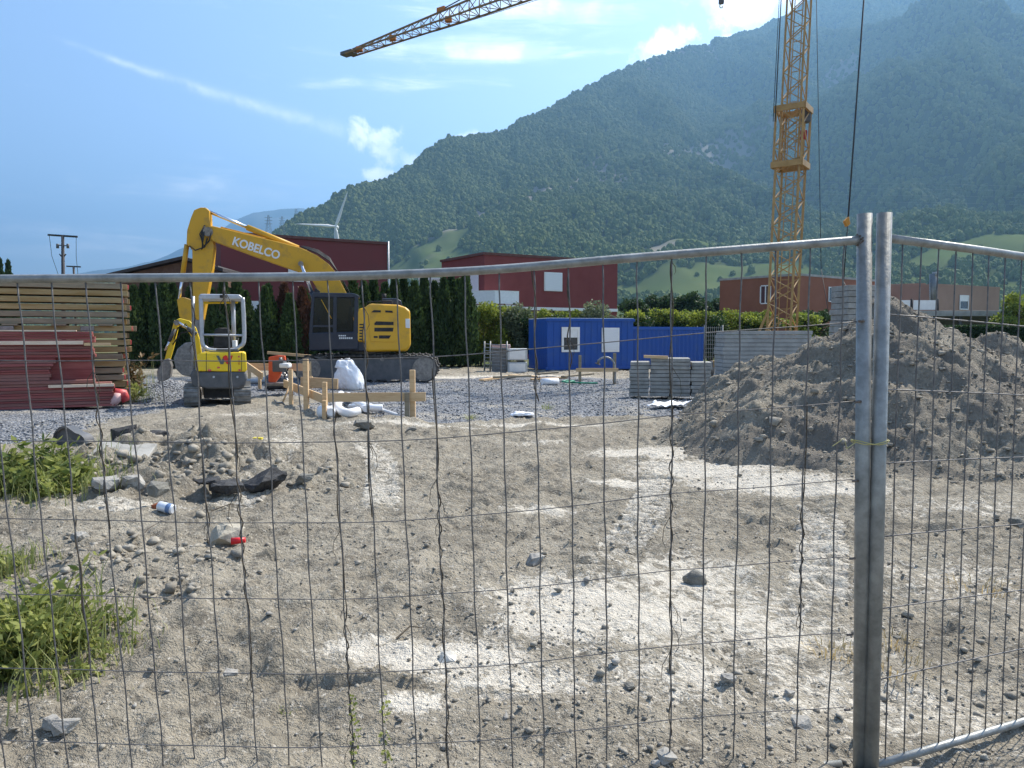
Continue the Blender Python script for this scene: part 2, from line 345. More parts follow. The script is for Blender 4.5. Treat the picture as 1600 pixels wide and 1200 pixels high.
def gravel_mask(x, y):
    edge = 14.4 + .5 * np.sin(x * .9) + .8 * vnoise(x * .7, y * .7, 5)
    edge = np.where(x < -4.6, 14.4 - np.clip((-4.6 - x) * 1.6, 0, 3.2), edge)
    g = sstep(y, edge - .35, edge + .35) * (1 - sstep(y, 27.5, 31))
    track = np.exp(-((x + 6.0) / 1.5) ** 2) * (1 - sstep(y, 19.5, 21))      # earth around the mini excavator
    track2 = np.exp(-((x + 3.6) / 1.3) ** 2 - ((y - 15.0) / 1.3) ** 2)
    return np.clip(g - 1.1 * track - .8 * track2, 0, 1)
def hground(x, y):
    x = np.asarray(x, float); y = np.asarray(y, float)
    near = 1 - sstep(y, 34, 55); near = near * (1 - sstep(np.abs(x), 25, 45))
    pm = np.clip(pale_mask(x, y), 0, 1); gm = gravel_mask(x, y)
    amp = (1 - .72 * pm) * (1 - .55 * gm)
    h = .10 * fbm(x * .45, y * .45, 1, 3) + amp * (.07 * fbm(x * 1.7, y * 1.7, 11, 3) + .052 * fbm(x * 6, y * 6, 21, 4, .62) * (.6 + 1.4 * np.clip(vnoise(x * .8, y * .8, 57) + .3, 0, 1))) + .028 * belt(x, y)[1]
    cl = np.maximum(vnoise(x * 9, y * 9, 41), 0) * np.maximum(vnoise(x * 2.2, y * 2.2, 44) + .25, 0); h = h + .17 * amp * cl + .05 * amp * np.maximum(vnoise(x * 17, y * 17, 47), 0)
    # caterpillar ribs in the pale patches
    rib = np.sin(y * 34 + x * 9 + 2 * vnoise(x * 2, y * 2, 8)) * np.exp(-((x - 2.4) / 1.7) ** 2 - ((y - 9.9) / 1.6) ** 2); h = h + .012 * rib
    h = h + .10 * np.exp(-((y - 14.2 - .4 * np.sin(x * .8)) / .55) ** 2) * (np.abs(x + .5) < 40) * (.5 + fbm(x * .8, y * .8, 61, 3)) * (1 - np.exp(-((x + 6) / 1.2) ** 2))
    # low heap on the left
    hx, hy = gp(285, 735); d = ((x - hx) / 1.55) ** 2 + ((y - hy) / 1.25) ** 2; h = h + .36 * np.exp(-d) * (1 + 1.1 * fbm(x * 2.6, y * 2.6, 71, 4, .6))
    hx, hy = gp(238, 625); d = ((x - hx) / .8) ** 2 + ((y - hy - 1.0) / .8) ** 2; h = h + .42 * np.exp(-d) * (1 + .9 * fbm(x * 2.2, y * 2.2, 75, 4, .6))
    hx, hy = gp(225, 900); d = ((x - hx) / .7) ** 2 + ((y - hy) / .7) ** 2; h = h + .10 * np.exp(-d)
    # furrows scraped by the machine
    def furrow(p0, p1, w, dep):
        (x0, y0), (x1, y1) = gp(*p0), gp(*p1); L = math.hypot(x1 - x0, y1 - y0); tx, ty = (x1 - x0) / L, (y1 - y0) / L
        t = (x - x0) * tx + (y - y0) * ty; s = -(x - x0) * ty + (y - y0) * tx + .04 * vnoise(x * 5, y * 5, 91)
        e = sstep(t, -.1, .5) * (1 - sstep(t, L - .4, L + .1))
        return e * (-dep * np.exp(-(s / w) ** 2) + dep * .9 * np.exp(-((s - 1.9 * w) / (1.1 * w)) ** 2))
    h = h + furrow((390, 1046), (690, 1064), .026, .045) + furrow((690, 1064), (900, 1082), .025, .035) + furrow((925, 1086), (1060, 1100), .022, .05)
    h = h - .10 * (1 - sstep(y, 2.9, 4.6))
    return h * near
def axis(lo, hi, d0, ends, gr=1.13):
    a = list(np.arange(lo, hi + 1e-6, d0)); d = d0; v = hi
    while v < ends[1]: d *= gr; v += d; a.append(v)
    d = d0; v = lo; b = []
    while v > ends[0]: d *= gr; v -= d; b.append(v)
    return np.array(b[::-1] + a)
gx = axis(-5.2, 6.2, .032, (-9000, 9000), 1.05)
gy1 = np.arange(2.2, 8.5, .026); gy2 = []; v, d = 8.5, .028
while v < 32: gy2.append(v); d *= 1.0065; v += d
gy3 = []
while v < 14000: gy3.append(v); d *= 1.12; v += d
gb = []; v, d = 2.2, .05
while v > -300: d *= 1.2; v -= d; gb.append(v)
gy = np.array(gb[::-1] + list(gy1) + gy2 + gy3)
X, Y = np.meshgrid(gx, gy); Z = hground(X, Y)
ny, nx = X.shape
idx = np.arange(nx * ny).reshape(ny, nx)
Fq = np.stack([idx[:-1, :-1], idx[:-1, 1:], idx[1:, 1:], idx[1:, :-1]], -1).reshape(-1, 4)
go = npmesh('ground', np.stack([X, Y, Z], -1).reshape(-1, 3), Fq, soil, smooth=True); tag(go, kind='structure')
for nm, arr in (('pale', pale_mask(X, Y)), ('gravel', gravel_mask(X, Y)), ('far', sstep(np.maximum(Y - 4, np.abs(X) * 1.0), 31, 36))):
    a = go.data.attributes.new(nm, 'FLOAT', 'POINT'); a.data.foreach_set('value', arr.ravel().astype(np.float32))
def hz(x, y): return float(hground(np.array([x]), np.array([y]))[0])
def on_ground(px, py):
    p = G(px, py)
    for _ in range(3): p = G(px, py, hz(p.x, p.y))
    return p

# ------------------------------------------------------------------ dirt mound
CONES = [(5.75, 11.6, 2.32, .64), (6.4, 11.7, 2.02, .6), (7.4, 11.9, 1.68, .52), (8.7, 12.0, 1.5, .5), (10.4, 12.2, 1.3, .5), (5.25, 13.0, 1.86, .74), (4.72, 14.6, 1.6, .98), (6.6, 13.6, 1.7, .62), (4.6, 11.2, .66, .6)]
def hmound(x, y):
    x = np.asarray(x, float); y = np.asarray(y, float)
    wx = x + .28 * fbm(x * .9, y * .9, 101, 3); wy = y + .28 * fbm(x * .9, y * .9, 111, 3)
    k = 9.0; s = 0
    for cx, cy, h, sl in CONES:
        dd = np.sqrt((wx - cx) ** 2 + (wy - cy) ** 2 + .05); s = s + np.exp(k * np.clip(h - sl * dd, -3, 5))
    h = np.log(s + 1e-9) / k
    top = sstep(h, 0, .5)
    h = h + top * (.17 * fbm(x * 1.5, y * 1.5, 121, 4, .55) + .2 * fbm((x + y) * 2.2, (x - y) * .55, 151, 3) + .08 * np.maximum(vnoise(x * 4.5, y * 4.5, 131), 0) * (vnoise(x * 1.1, y * 1.1, 133) + .5) + .07 * fbm(x * 7, y * 7, 141, 4, .7)) + (1 - top) * .06 * fbm(x * 6, y * 6, 141, 3, .6)
    return h - .10
mx_ = np.arange(1.5, 14.5, .035); my_ = np.arange(6.6, 17, .035)
X, Y = np.meshgrid(mx_, my_); Z = hmound(X, Y); Z = np.maximum(Z, -.35)
ny, nx = X.shape; idx = np.arange(nx * ny).reshape(ny, nx)
Fq = np.stack([idx[:-1, :-1], idx[:-1, 1:], idx[1:, 1:], idx[1:, :-1]], -1).reshape(-1, 4)
keep = (Z.ravel()[Fq].max(1) > -.2)
mo = npmesh('dirt_mound', np.stack([X, Y, Z], -1).reshape(-1, 3), Fq[keep], moundm, smooth=True)
tag(mo, 'big heap of grey excavated earth with stones behind the fence posts', 'dirt mound')
def htop(x, y):
    a = hground(x, y); b = hmound(x, y) if True else a
    return np.maximum(a, b)
# a second heap farther off on the right
x2 = np.arange(11, 24, .12); y2 = np.arange(14, 26, .12); X, Y = np.meshgrid(x2, y2)
Z = 2.1 - .55 * np.sqrt((X - 16.6 + .5 * fbm(X, Y, 151, 3)) ** 2 + ((Y - 20) * 1.1) ** 2 + .2) + .15 * fbm(X * 2, Y * 2, 161, 4); Z = np.maximum(Z, -.3)
ny, nx = X.shape; idx = np.arange(nx * ny).reshape(ny, nx); Fq = np.stack([idx[:-1, :-1], idx[:-1, 1:], idx[1:, 1:], idx[1:, :-1]], -1).reshape(-1, 4)
m2 = npmesh('dirt_mound', np.stack([X, Y, Z], -1).reshape(-1, 3), Fq[Z.ravel()[Fq].max(1) > -.2], moundm, smooth=True)
tag(m2, 'smaller pale heap of earth in front of the clipped dark hedge', 'dirt mound')

# ------------------------------------------------------------------ stones and clods
def hull(seed, n=15, flat=(1, 1, .7)):
    rnd = random.Random(seed); bm = bmesh.new()
    for _ in range(n):
        v = Vector((rnd.uniform(-1, 1), rnd.uniform(-1, 1), rnd.uniform(-1, 1))); v = v / max(abs(v.x), abs(v.y), abs(v.z)) * rnd.uniform(.7, 1); v *= min(1, 1.25 / v.length)
        bm.verts.new((v.x * flat[0], v.y * flat[1], v.z * flat[2]))
    r = bmesh.ops.convex_hull(bm, input=bm.verts); bmesh.ops.delete(bm, geom=[g for g in r['geom_interior'] if isinstance(g, bmesh.types.BMVert)], context='VERTS')
    bm.verts.ensure_lookup_table(); bm.verts.index_update(); bmesh.ops.triangulate(bm, faces=bm.faces[:])
    V = np.array([v.co[:] for v in bm.verts]); Fc = np.array([[v.index for v in f.verts] for f in bm.faces]); bm.free(); return V, Fc
TPL = [hull(i, 9 + i % 4) for i in range(10)]
rng = np.random.default_rng(7)
def scatter(name, xs, ys, sizes, m, label, hfun=hground, sink=.25):
    zs = hfun(xs, ys); Vs, Fs, k = [], [], 0
    for i in range(len(xs)):
        V, Fc = TPL[i % 10]; a = rng.uniform(0, 6.28); c, s = math.cos(a), math.sin(a); sc = sizes[i] * rng.uniform(.7, 1.25, 3)
        q = V * sc; q = np.stack([q[:, 0] * c - q[:, 1] * s, q[:, 0] * s + q[:, 1] * c, q[:, 2]], 1) + (xs[i], ys[i], zs[i] + sizes[i] * sink)
        Vs.append(q); Fs.append(Fc + k); k += len(V)
    o = npmesh(name, np.concatenate(Vs), np.concatenate(Fs), m); tag(o, label, 'stones', kind='stuff'); return o
def persp_pts(n, ymin, ymax, pw=1.6):
    t = rng.uniform(0, 1, n) ** pw; y = ymin + (ymax - ymin) * t; x = rng.uniform(-.78, .78, n) * y; return x, y
clodm = mat('clod', (.19, .17, .137), (.35, .318, .26), 5, .95, 0, .4, 50)
x, y = persp_pts(24000, 2.4, 14.5, 1.5); w = (fbm(x * .8, y * .8, 201, 3) + .12 - .55 * pale_mask(x, y)) > rng.uniform(-.35, .35, len(x)); w &= hmound(x, y) < .05
x, y = x[w], y[w]; scatter('soil_clods', x, y, np.clip(rng.lognormal(-5.2, .6, len(x)), .004, .035), clodm, 'small earth clods strewn over the bare ground')
x, y = persp_pts(900, 2.4, 14, 1.3); w = hmound(x, y) < .05; x, y = x[w], y[w]; scatter('pebbles', x, y, np.clip(rng.lognormal(-4.9, .5, len(x)), .005, .03), rockm, 'pale pebbles strewn over the bare ground')
x = rng.uniform(-9, 8, 14000); y = 11 + 17 * rng.uniform(0, 1, 14000) ** 1.3; w = (gravel_mask(x, y) > .5) & (hmound(x, y) < .0); x, y = x[w], y[w]
gravm = mat('gravel_stone', (.10, .105, .115), (.34, .35, .36), 3, .85)
scatter('gravel', x, y, rng.uniform(.012, .034, len(x)), gravm, 'blue grey crushed gravel covering the site')
x = rng.uniform(2, 11, 26000); y = rng.uniform(7.3, 15.5, 26000); w = hmound(x, y) > -.02; x, y = x[w], y[w]
scatter('mound_stones', x, y, np.clip(rng.lognormal(-4.8, .7, len(x)), .006, .11), clodm, 'clods and stones covering the big earth heap', lambda a, b: hmound(a, b))
def lefth(n, px, py, rx, ry):
    hx, hy = gp(px, py); return hx + rng.normal(0, rx, n), hy + rng.normal(0, ry, n)
x, y = lefth(380, 270, 750, .85, .5); scatter('heap_stones', x, y, np.clip(rng.lognormal(-3.3, .45, len(x)), .02, .11), clodm, 'stones and clods in the low heap beside the weeds')
x, y = lefth(260, 215, 905, .5, .45); scatter('rubble_stones', x, y, np.clip(rng.lognormal(-3.9, .5, len(x)), .01, .05), clodm, 'small rubble stones beside the green weeds')

def rock(px, py, w, m, label, cat='rock', flat=.65, seed=None, on=htop, depth=1.0, name='rock', n=20, sink=.5):
    p = on_ground(px, py)
    for _ in range(4):
        z = float(on(np.array([p.x]), np.array([p.y]))[0]); p = G(px, py, z)
        if p.y > 40 or p.y < 1: break
    V, Fc = hull(seed if seed is not None else int(px * 7 + py), n, (1, depth, flat)); r = w / 2
    bm = bmesh.new(); bv = [bm.verts.new(q) for q in V * r * 1.05]
    for f in Fc: bm.faces.new([bv[i] for i in f])
    bmesh.ops.subdivide_edges(bm, edges=bm.edges[:], cuts=2, use_grid_fill=True); bm.normal_update()
    for v_ in bm.verts: v_.co += v_.normal * r * (.10 * mnoise.noise(v_.co * (2.5 / r) + Vector((px, py, 0))) + .07 * mnoise.noise(v_.co * (6 / r)))
    me = bpy.data.meshes.new(name); bm.to_mesh(me); bm.free(); me.materials.append(m); o = link(name, me); o.location = (p.x, p.y + r * depth * .6, z + r * flat * (1 - sink)); o.rotation_euler = (0, 0, (px * 13 % 7) * .2)
    tag(o, label, cat); return o
# px, py(base), width m
for a in [
 (347, 853, .27, mat('buff_rock', (.30, .27, .21), (.42, .385, .31), 7, .92, 0, .5, 40), 'pale lumpy rock beside the red cup', .8), (837, 884, .13, rockm, 'small grey rock lying alone below the middle of the fence mesh', .8),
 (1090, 914, .14, rockd, 'dark wedge shaped stone on pale scraped ground', .8), (1253, 1138, .10, rockm, 'grey pointed stone near the fence foot', .5),
 (1042, 1194, .08, rockm, 'pale angular stone at the very foot of the fence', .7), (1024, 1198, .04, rockm, 'little pale stone beside the pale angular stone', .7),
 (357, 1058, .08, MATS['grey_rock'], 'flat pale stone beside a scraped furrow', .4), (100, 1148, .12, rockm, 'rounded grey stone in front of the green weeds', .7), (78, 1140, .08, rockm, 'small stone next to the rounded grey stone', .8),
 (293, 714, .36, rockm, 'pale broken concrete lump on the low heap', .55), (1252, 718, .36, rockm, 'large boulder at the foot of the earth heap', .8),
 (1583, 724, .17, rockp, 'pale upright stone low on the big earth heap', 1.2), (1592, 822, .12, rockd, 'dark stone on open ground right of the posts', .7), (1406, 1003, .05, rockd, 'small dark stone right beside the fence posts', .8),
 (567, 668, .34, rockd, 'dark slab of stone in front of the white pipes', .5), (640, 676, .2, rockd, 'dark clod in front of the cross shaped stake', .6), (475, 752, .2, rockd, 'dark clod on the scraped slope', .5),
 (1546, 552, .55, rockp, 'white broken block on the shoulder of the earth heap', .9), (700, 1035, .10, rockp, 'pale stone next to the furrow end', .5), (120, 845, .12, rockm, 'stone in the sparse soil above the lower weeds', .7),
 (1235, 1090, .05, rockm, 'small grey stone between fence wires', .8), (1140, 1068, .07, rockm, 'twin grey stone near the scraped strip', .7), (985, 1078, .05, rockd, 'brown pebble near the scraped strip', .7),
 (160, 765, .26, rockm, 'grey stone on the flank of the low heap', .6), (205, 762, .22, rockm, 'rounded stone in the low heap', .7), (240, 772, .2, rockd, 'dark rounded stone at the foot of the low heap', .7)]:
    rock(*a[:5], flat=a[5])
for a in [(408, 762, .42, 'large black asphalt lump on the low heap', .6), (348, 770, .34, 'flat black asphalt lump beside the larger one', .4), (322, 756, .26, 'thin piece of broken black asphalt', .3), (190, 688, .34, 'upright black asphalt lump at the gravel edge', 1.0), (232, 688, .42, 'low black asphalt lump at the gravel edge', .45), (262, 690, .2, 'small black asphalt crumb at the gravel edge', .4)]:
    rock(a[0], a[1], a[2], asph, a[3], 'asphalt lump', flat=a[4], name='asphalt_lump', n=17)
def slab(px, py, L, w, t, yaw, tilt, m, label, name='concrete_slab', cat='slab'):
    p = on_ground(px, py); o = MB().box((0, 0, 0), (L, w, t)).build(name, m, None, .012)
    o.location = (p.x, p.y + w * .3, p.z + t * .6 + abs(math.sin(tilt)) * w * .3); o.rotation_euler = (tilt, .08, yaw); tag(o, label, cat)
slab(185, 722, .62, .45, .09, .2, .25, slabm, 'tilted grey paving slab lying on the low heap')
slab(375, 697, .55, .2, .05, -.15, .1, slabm, 'thin grey slab lying flat by the scraped slope')
# broken grey tub piece standing at the gravel edge
b = MB(); p = on_ground(103, 697); pts = []
for i in range(13):
    a = math.pi * i / 12; pts.append((p.x - .2 * math.cos(a) + (.09 if i > 6 else 0), p.z + .0 + (.3 if i < 7 else .2) * math.sin(a) ** .7))
vs = [(q[0], p.y, q[1]) for q in pts] + [(q[0] * 1 + .02, p.y + .22, q[1] * .93) for q in pts]; inn = [(q[0] * 1, p.y + .01, p.z + (q[1] - p.z) * .88) for q in pts]
b.add(vs, [(i, i + 1, i + 14, i + 13) for i in range(12)], True); b.add([vs[i] for i in range(13)] + inn, [(i, i + 13, i + 14, i + 1) for i in range(12)])
b.add([(q[0], q[1] + .06, q[2]) for q in inn], [tuple(range(13))])
tag(b.build('broken_pipe_shell', dgrey), 'dark broken pipe shell standing beside the upper weeds', 'pipe piece')
# litter
p = on_ground(372, 856); b = MB(); b.tube([(p.x - .05, p.y, p.z + .05), (p.x + .05, p.y + .02, p.z + .055)], [.027, .021], 16); tag(b.build('plastic_cup', redm), 'crushed red plastic cup beside the pale rock', 'cup')
p = on_ground(260, 803); e = empty('drink_can', p, 'dented white and blue can lying on bare soil', 'can'); a, c = Vector((p.x - .075, p.y + .02, p.z + .07)), Vector((p.x + .075, p.y - .02, p.z + .045))
MB().tube([a, a.lerp(c, .06), a.lerp(c, .94), c], [.034, .045, .045, .036], 18).build('body', canm, e)
MB().tube([a.lerp(c, .62), a.lerp(c, .9)], .0458, 18).build('blue_band', mat('can_blue', (.12, .2, .36), None, rough=.4), e)
p = on_ground(243, 793); rock(243, 795, .1, mat('rust_lump', (.2, .06, .03), (.3, .1, .05), 9, .9), 'rust brown lump beside the white can', flat=.8)
p = on_ground(403, 688); b = MB(); b.box((p.x, p.y, p.z + .03), (.14, .08, .03)); tag(b.build('yellow_scrap', mat('yellow_scrap', (.62, .5, .05), None)), 'small yellow plastic scrap on the scraped slope', 'scrap')
p = on_ground(1117, 706); b = MB(); b.box((p.x, p.y, p.z + .02), (.13, .08, .02)); tag(b.build('red_scrap', redm), 'small red scrap on the pale scraped strip', 'scrap')

# ------------------------------------------------------------------ fence
def sub_curve(pts, n):
    out = []
    pts = [Vector(p) for p in pts]
    for i in range(len(pts) - 1):
        p0, p1, p2, p3 = pts[max(i - 1, 0)], pts[i], pts[i + 1], pts[min(i + 2, len(pts) - 1)]
        for j in range(n):
            t = j / n; out.append(.5 * ((2 * p1) + (-p0 + p2) * t + (2 * p0 - 5 * p1 + 4 * p2 - p3) * t * t + (-p0 + 3 * p1 - 3 * p2 + p3) * t ** 3))
    out.append(pts[-1]); return out
FD = 2.92
TOP = [(-110, 437), (0, 436), (245, 434), (490, 432), (660, 427), (800, 419), (1000, 402), (1180, 388), (1345, 375)]
e = empty('mesh_fence', (-.4, FD, 0), 'sagging galvanised mesh fence panel spanning most of the view', 'fence')
rail = sub_curve([P(a, b, FD) for a, b in TOP], 6)
MB().tube(rail, .0165, 14).build('top_rail', galv, e)
def topz(x):
    for i in range(len(rail) - 1):
        if rail[i].x <= x <= rail[i + 1].x: return rail[i].z + (rail[i + 1].z - rail[i].z) * (x - rail[i].x) / (rail[i + 1].x - rail[i].x)
    return rail[0].z if x < rail[0].x else rail[-1].z
XL, XR = rail[0].x, rail[-1].x
def wpt(xr, k):        # a point of the mesh: xr = place along the rail, k = metres below the rail
    f = (xr - XL) / (XR - XL)
    sagx = .045 * k * (1 - f) ** .8 + .004 * k
    sag = .035 * math.sin(math.pi * min(1, f * 1.25) if f < .8 else 0) * min(1, k / .9) if f < .8 else 0
    return Vector((xr + sagx, FD + .028 * k + .003 * math.sin(xr * 5 + k * 2), topz(xr) - k * (1 - .006 * (1 - f)) - sag))
rnd = random.Random(3)
nv = 27; vx = [XL + .07 + (XR - XL - .13) * i / (nv - 1) for i in range(nv)]
for i, x in enumerate(vx):
    path = [wpt(x + (.0045 * math.sin(j * .42 + i * 2.1) * math.sin(j * .9 + i) if 0 < j < 28 else 0), .002 + j * 2.07 / 28) for j in range(29)]
    MB().tube(path, .003, 6).build('wire', wirem, e)
for r_ in range(1, 7):
    path = [wpt(XL + (XR - XL) * j / 60, r_ * .3055) + Vector((0, -.004, .0015 * math.sin(j * .5 + r_))) for j in range(61)]
    MB().tube(path, .002, 6).build('wire', wirem, e)
MB().tube([wpt(XL + (XR - XL) * j / 20, 2.075) for j in range(21)], .0165, 12).build('bottom_rail', galv, e)
pt, pb_ = P(1351, 334, FD), P(1344, 1200, FD + .03); pdir = (pb_ - pt) / (pt.z - pb_.z); pbot = pt + pdir * (pt.z + .14)
MB().tube([pt, pbot], .0275, 18).build('post', galv, e)
lp = Vector((XL - .02, FD, topz(XL) + .09)); MB().tube([lp, (lp.x + .09, FD + .05, -.03)], .0275, 18).build('post', galv, e)
b = MB(); q = rail[-1]
for i in range(9):
    a = i * .7; b.tube([q + Vector((-.012 + .004 * math.cos(a * 2), -.02 * math.cos(a), .02 * math.sin(a))), q + Vector((.004, -.021 * math.cos(a + .5), .021 * math.sin(a + .5)))], .004, 5)
b.build('weld_seam', rustw, e)
for k in range(1, 7):
    q = wpt(XR, k * .3055); MB().tube([q + Vector((-.01, -.03, 0)), q + Vector((.012, -.03, .002))], .005, 6).build('wire_weld', rustw, e)
# right panel
e2 = empty('mesh_fence', (1.43, 2.93, 0), 'taut galvanised mesh fence panel angled away beyond the paired posts', 'fence')
rt, rb = P(1382, 333, FD), P(1361, 1200, FD + .0); rd = (rb - rt) / (rt.z - rb.z); rbot = rt + rd * (rt.z + .14)
MB().tube([rt, rbot], .0275, 18).build('post', galv, e2)
D2 = Vector((.905, .425, 0)); o2 = Vector((rt.x, FD, 0))
def rp(t, z): return o2 + D2 * t + Vector((-.02 * (2 - z) * 0, 0, z))
def rtop(t): return 2.012 - .042 * t + .003 * math.sin(t * 3)
MB().tube([rp(t / 6 * 3.5, rtop(t / 6 * 3.5)) for t in range(7)], .0165, 14).build('top_rail', galv, e2)
MB().tube([rp(t / 6 * 3.5, -.055 - .03 * t / 6 * 3.5) for t in range(7)], .0165, 14).build('bottom_rail', galv, e2)
for i in range(1, 33):
    t = i * .104 + rnd.uniform(-.004, .004)
    MB().tube([rp(t + .003 * math.sin(j * .8 + i), rtop(t) - (rtop(t) - (-.055 - .03 * t)) * j / 14) for j in range(15)], .0029, 6).build('wire', wirem, e2)
for r_ in range(1, 7):
    MB().tube([rp(j / 20 * 3.5, rtop(j / 20 * 3.5) - r_ * .2858 - .012 * math.sin(math.pi * j / 20) * (r_ % 3)) - Vector((0, .005, 0)) for j in range(21)], .0029, 6).build('wire', wirem, e2)
c = rp(3.5, 0); MB().tube([c + Vector((0, 0, -.1)), c + Vector((0, 0, 1.98))], .0275, 16).build('post', galv, e2)
# concrete feet under the posts
for q, lab in ((Vector((pbot.x + .03, pbot.y + .01, 0)), 'concrete fence foot under the paired posts'), (Vector((lp.x + .09, FD + .05, 0)), 'concrete fence foot under the far end of the sagging panel'), (c, 'concrete fence foot under the far end of the taut panel')):
    o = MB().box((q.x, q.y, q.z - .2), (.6, .22, .14)).build('concrete_base_block', greyc, None, .015); tag(o, lab, 'fence foot')
# wire ties
for zpx, lab in ((690, 'thin yellow wire tie binding the two posts together'),):
    a = P(1345, zpx, FD); b = MB(); ctr = Vector((a.x + .035, a.y, a.z))
    b.tube([ctr + Vector((.072 * math.cos(t * .5), .034 * math.sin(t * .5) - .0, .008 * math.sin(t * 1.1))) for t in range(26)], .002, 5)
    b.tube([ctr + Vector((-.07, -.03, 0)), ctr + Vector((-.11, -.05, -.02)), ctr + Vector((-.12, -.05, .02)), ctr + Vector((-.16, -.04, -.012))], .0018, 5)
    tag(b.build('wire_tie', mat('tie_wire', (.45, .40, .16), None, rough=.5)), lab, 'wire tie')
# dried vines twisted round wires of the sagging panel
vine_px = {3: (.9, 1.5), 4: (.28, .95), 7: (.1, 1.0), 8: (.0, 1.6), 11: (.5, 1.98), 12: (.1, .9), 14: (.35, 1.95), 17: (.0, .5), 18: (.05, .4), 21: (.0, 1.95), 25: (.6, 1.5)}
def wire_name(k): return ['second', 'third'][0]
order = ['first', 'second', 'third', 'fourth', 'fifth', 'sixth', 'seventh', 'eighth', 'ninth', 'tenth', 'eleventh', 'twelfth', 'thirteenth', 'fourteenth', 'fifteenth', 'sixteenth', 'seventeenth', 'eighteenth', 'nineteenth', 'twentieth', 'twenty first', 'twenty second', 'twenty third', 'twenty fourth', 'twenty fifth', 'twenty sixth', 'twenty seventh']
for wi, (k0, k1) in vine_px.items():
    b = MB(); n = int((k1 - k0) * 60); r0 = random.Random(wi)
    ph = r0.uniform(0, 6); path = []
    for j in range(n + 1):
        k = k0 + (k1 - k0) * j / n; q = wpt(vx[wi], k); a = ph + k * (26 + 8 * math.sin(k * 5 + wi)); rr = .0048 + .004 * abs(math.sin(k * 7 + wi)) ** 3
        path.append(q + Vector((math.cos(a) * rr, math.sin(a) * rr, 0)))
    b.tube(path, [.0018 + .001 * abs(math.sin(j * .37)) for j in range(n + 1)], 5)
    for t in range(int((k1 - k0) * 4)):
        k = r0.uniform(k0, k1); q = wpt(vx[wi], k); s = r0.choice((-1, 1)); L = r0.uniform(.03, .12)
        b.tube([q, q + Vector((s * L * .3, -.01, -L * .5)), q + Vector((s * L * .35, -.012, -L)), q + Vector((s * L * .2, -.01, -L * 1.3))], [.0016, .0014, .0012, .0008], 4)
    o = b.build('dried_vine', vinem); tag(o, 'dry brown vine twisted round the %s mesh wire before the paired posts' % order[nv - 1 - wi], 'vine', 'dried vines on the fence wires')
# young bindweed at the bottom of two wires
def leafquads(pos, nrm_up, size, rg, aspect=1.6):
    n = len(pos); th = rg.uniform(0, 6.283, n); d = np.stack([np.cos(th), np.sin(th), rg.normal(0, .5, n) + nrm_up], 1); d /= np.linalg.norm(d, axis=1)[:, None]
    r = rg.normal(0, 1, (n, 3)); s = np.cross(d, r); s /= np.linalg.norm(s, axis=1)[:, None]
    sz = (size * rg.uniform(.6, 1.3, n))[:, None]
    a, b_, c_, e_ = pos, pos + d * sz * .5 * aspect + s * sz * .42, pos + d * sz * aspect, pos + d * sz * .5 * aspect - s * sz * .42
    V = np.stack([a, b_, c_, e_], 1).reshape(-1, 3); Fc = np.arange(4 * n).reshape(n, 4); return V, Fc
for wi in (11, 12):
    rg = np.random.default_rng(wi); pos = np.array([list(wpt(vx[wi] + .01, k)) for k in rg.uniform(1.62, 1.98, 60)]) + rg.normal(0, .009, (60, 3))
    V, Fc = leafquads(pos, 0, .016, rg, 1.2); o = npmesh('bindweed', V, Fc, weedm); tag(o, kind='stuff'); tag(o, 'young bindweed leaves climbing the foot of the %s mesh wire before the paired posts' % order[nv - 1 - wi], 'weed', 'bindweed at the fence foot')

# ------------------------------------------------------------------ weeds
def weed_clump(px, py, rx, ry, h, n, leaf, label, m=weedm, seed=1, grass=120, name='weed_clump'):
    rg = np.random.default_rng(seed); p = on_ground(px, py); e = empty(name, (p.x, p.y, p.z), label, 'weeds')
    ns = max(6, n // 16); sx = p.x + rg.normal(0, rx * .5, ns); sy = p.y + rg.normal(0, ry * .5, ns); sz = hground(sx, sy); hh = h * rg.uniform(.35, 1.1, ns) * np.exp(-((sx - p.x) / rx) ** 2 * .6)
    st = MB(); pos = []
    for i in range(ns):
        lean = rg.normal(0, .35, 2) * hh[i]
        pts = [Vector((sx[i] + lean[0] * t * t, sy[i] + lean[1] * t * t, sz[i] + hh[i] * t)) for t in (0, .35, .7, 1)]; st.tube(pts, [.005, .004, .003, .0015], 4)
        for _ in range(n // ns):
            t = rg.uniform(.05, 1); k = rg.uniform(0, 6.28); pos.append((sx[i] + lean[0] * t * t + .03 * math.cos(k), sy[i] + lean[1] * t * t + .03 * math.sin(k), sz[i] + hh[i] * t))
    tag(st.build('stems', weedm if m is weedm else dockm, e), kind='stuff'); V, Fc = leafquads(np.array(pos), .35, leaf, rg, 2.4)
    # fold each leaf a little
    o = npmesh('leaves', V, Fc, m, e); tag(o, kind='stuff')
    if grass:
        gx_ = p.x + rg.normal(0, rx * .75, grass); gy_ = p.y + rg.normal(0, ry * .75, grass); gz_ = hground(gx_, gy_); Vs, Fs = [], []
        for i in range(grass):
            L = h * rg.uniform(.4, 1.0); a = rg.uniform(0, 6.28); bx, by = math.cos(a) * L * .45, math.sin(a) * L * .45; wv = np.array([-math.sin(a), math.cos(a), 0]) * .004
            b0 = np.array([gx_[i], gy_[i], gz_[i] - .01]); m1 = b0 + (bx * .3, by * .3, L * .6); t1 = b0 + (bx, by, L * .95)
            Vs += [b0 - wv, b0 + wv, m1 + wv * .8, m1 - wv * .8, t1 + wv * .1, t1 - wv * .1]; k = 6 * i; Fs += [(k, k + 1, k + 2, k + 3), (k + 3, k + 2, k + 4, k + 5)]
        o = npmesh('grass_blades', np.array(Vs), np.array(Fs), grassm, e); tag(o, kind='stuff')
    return e
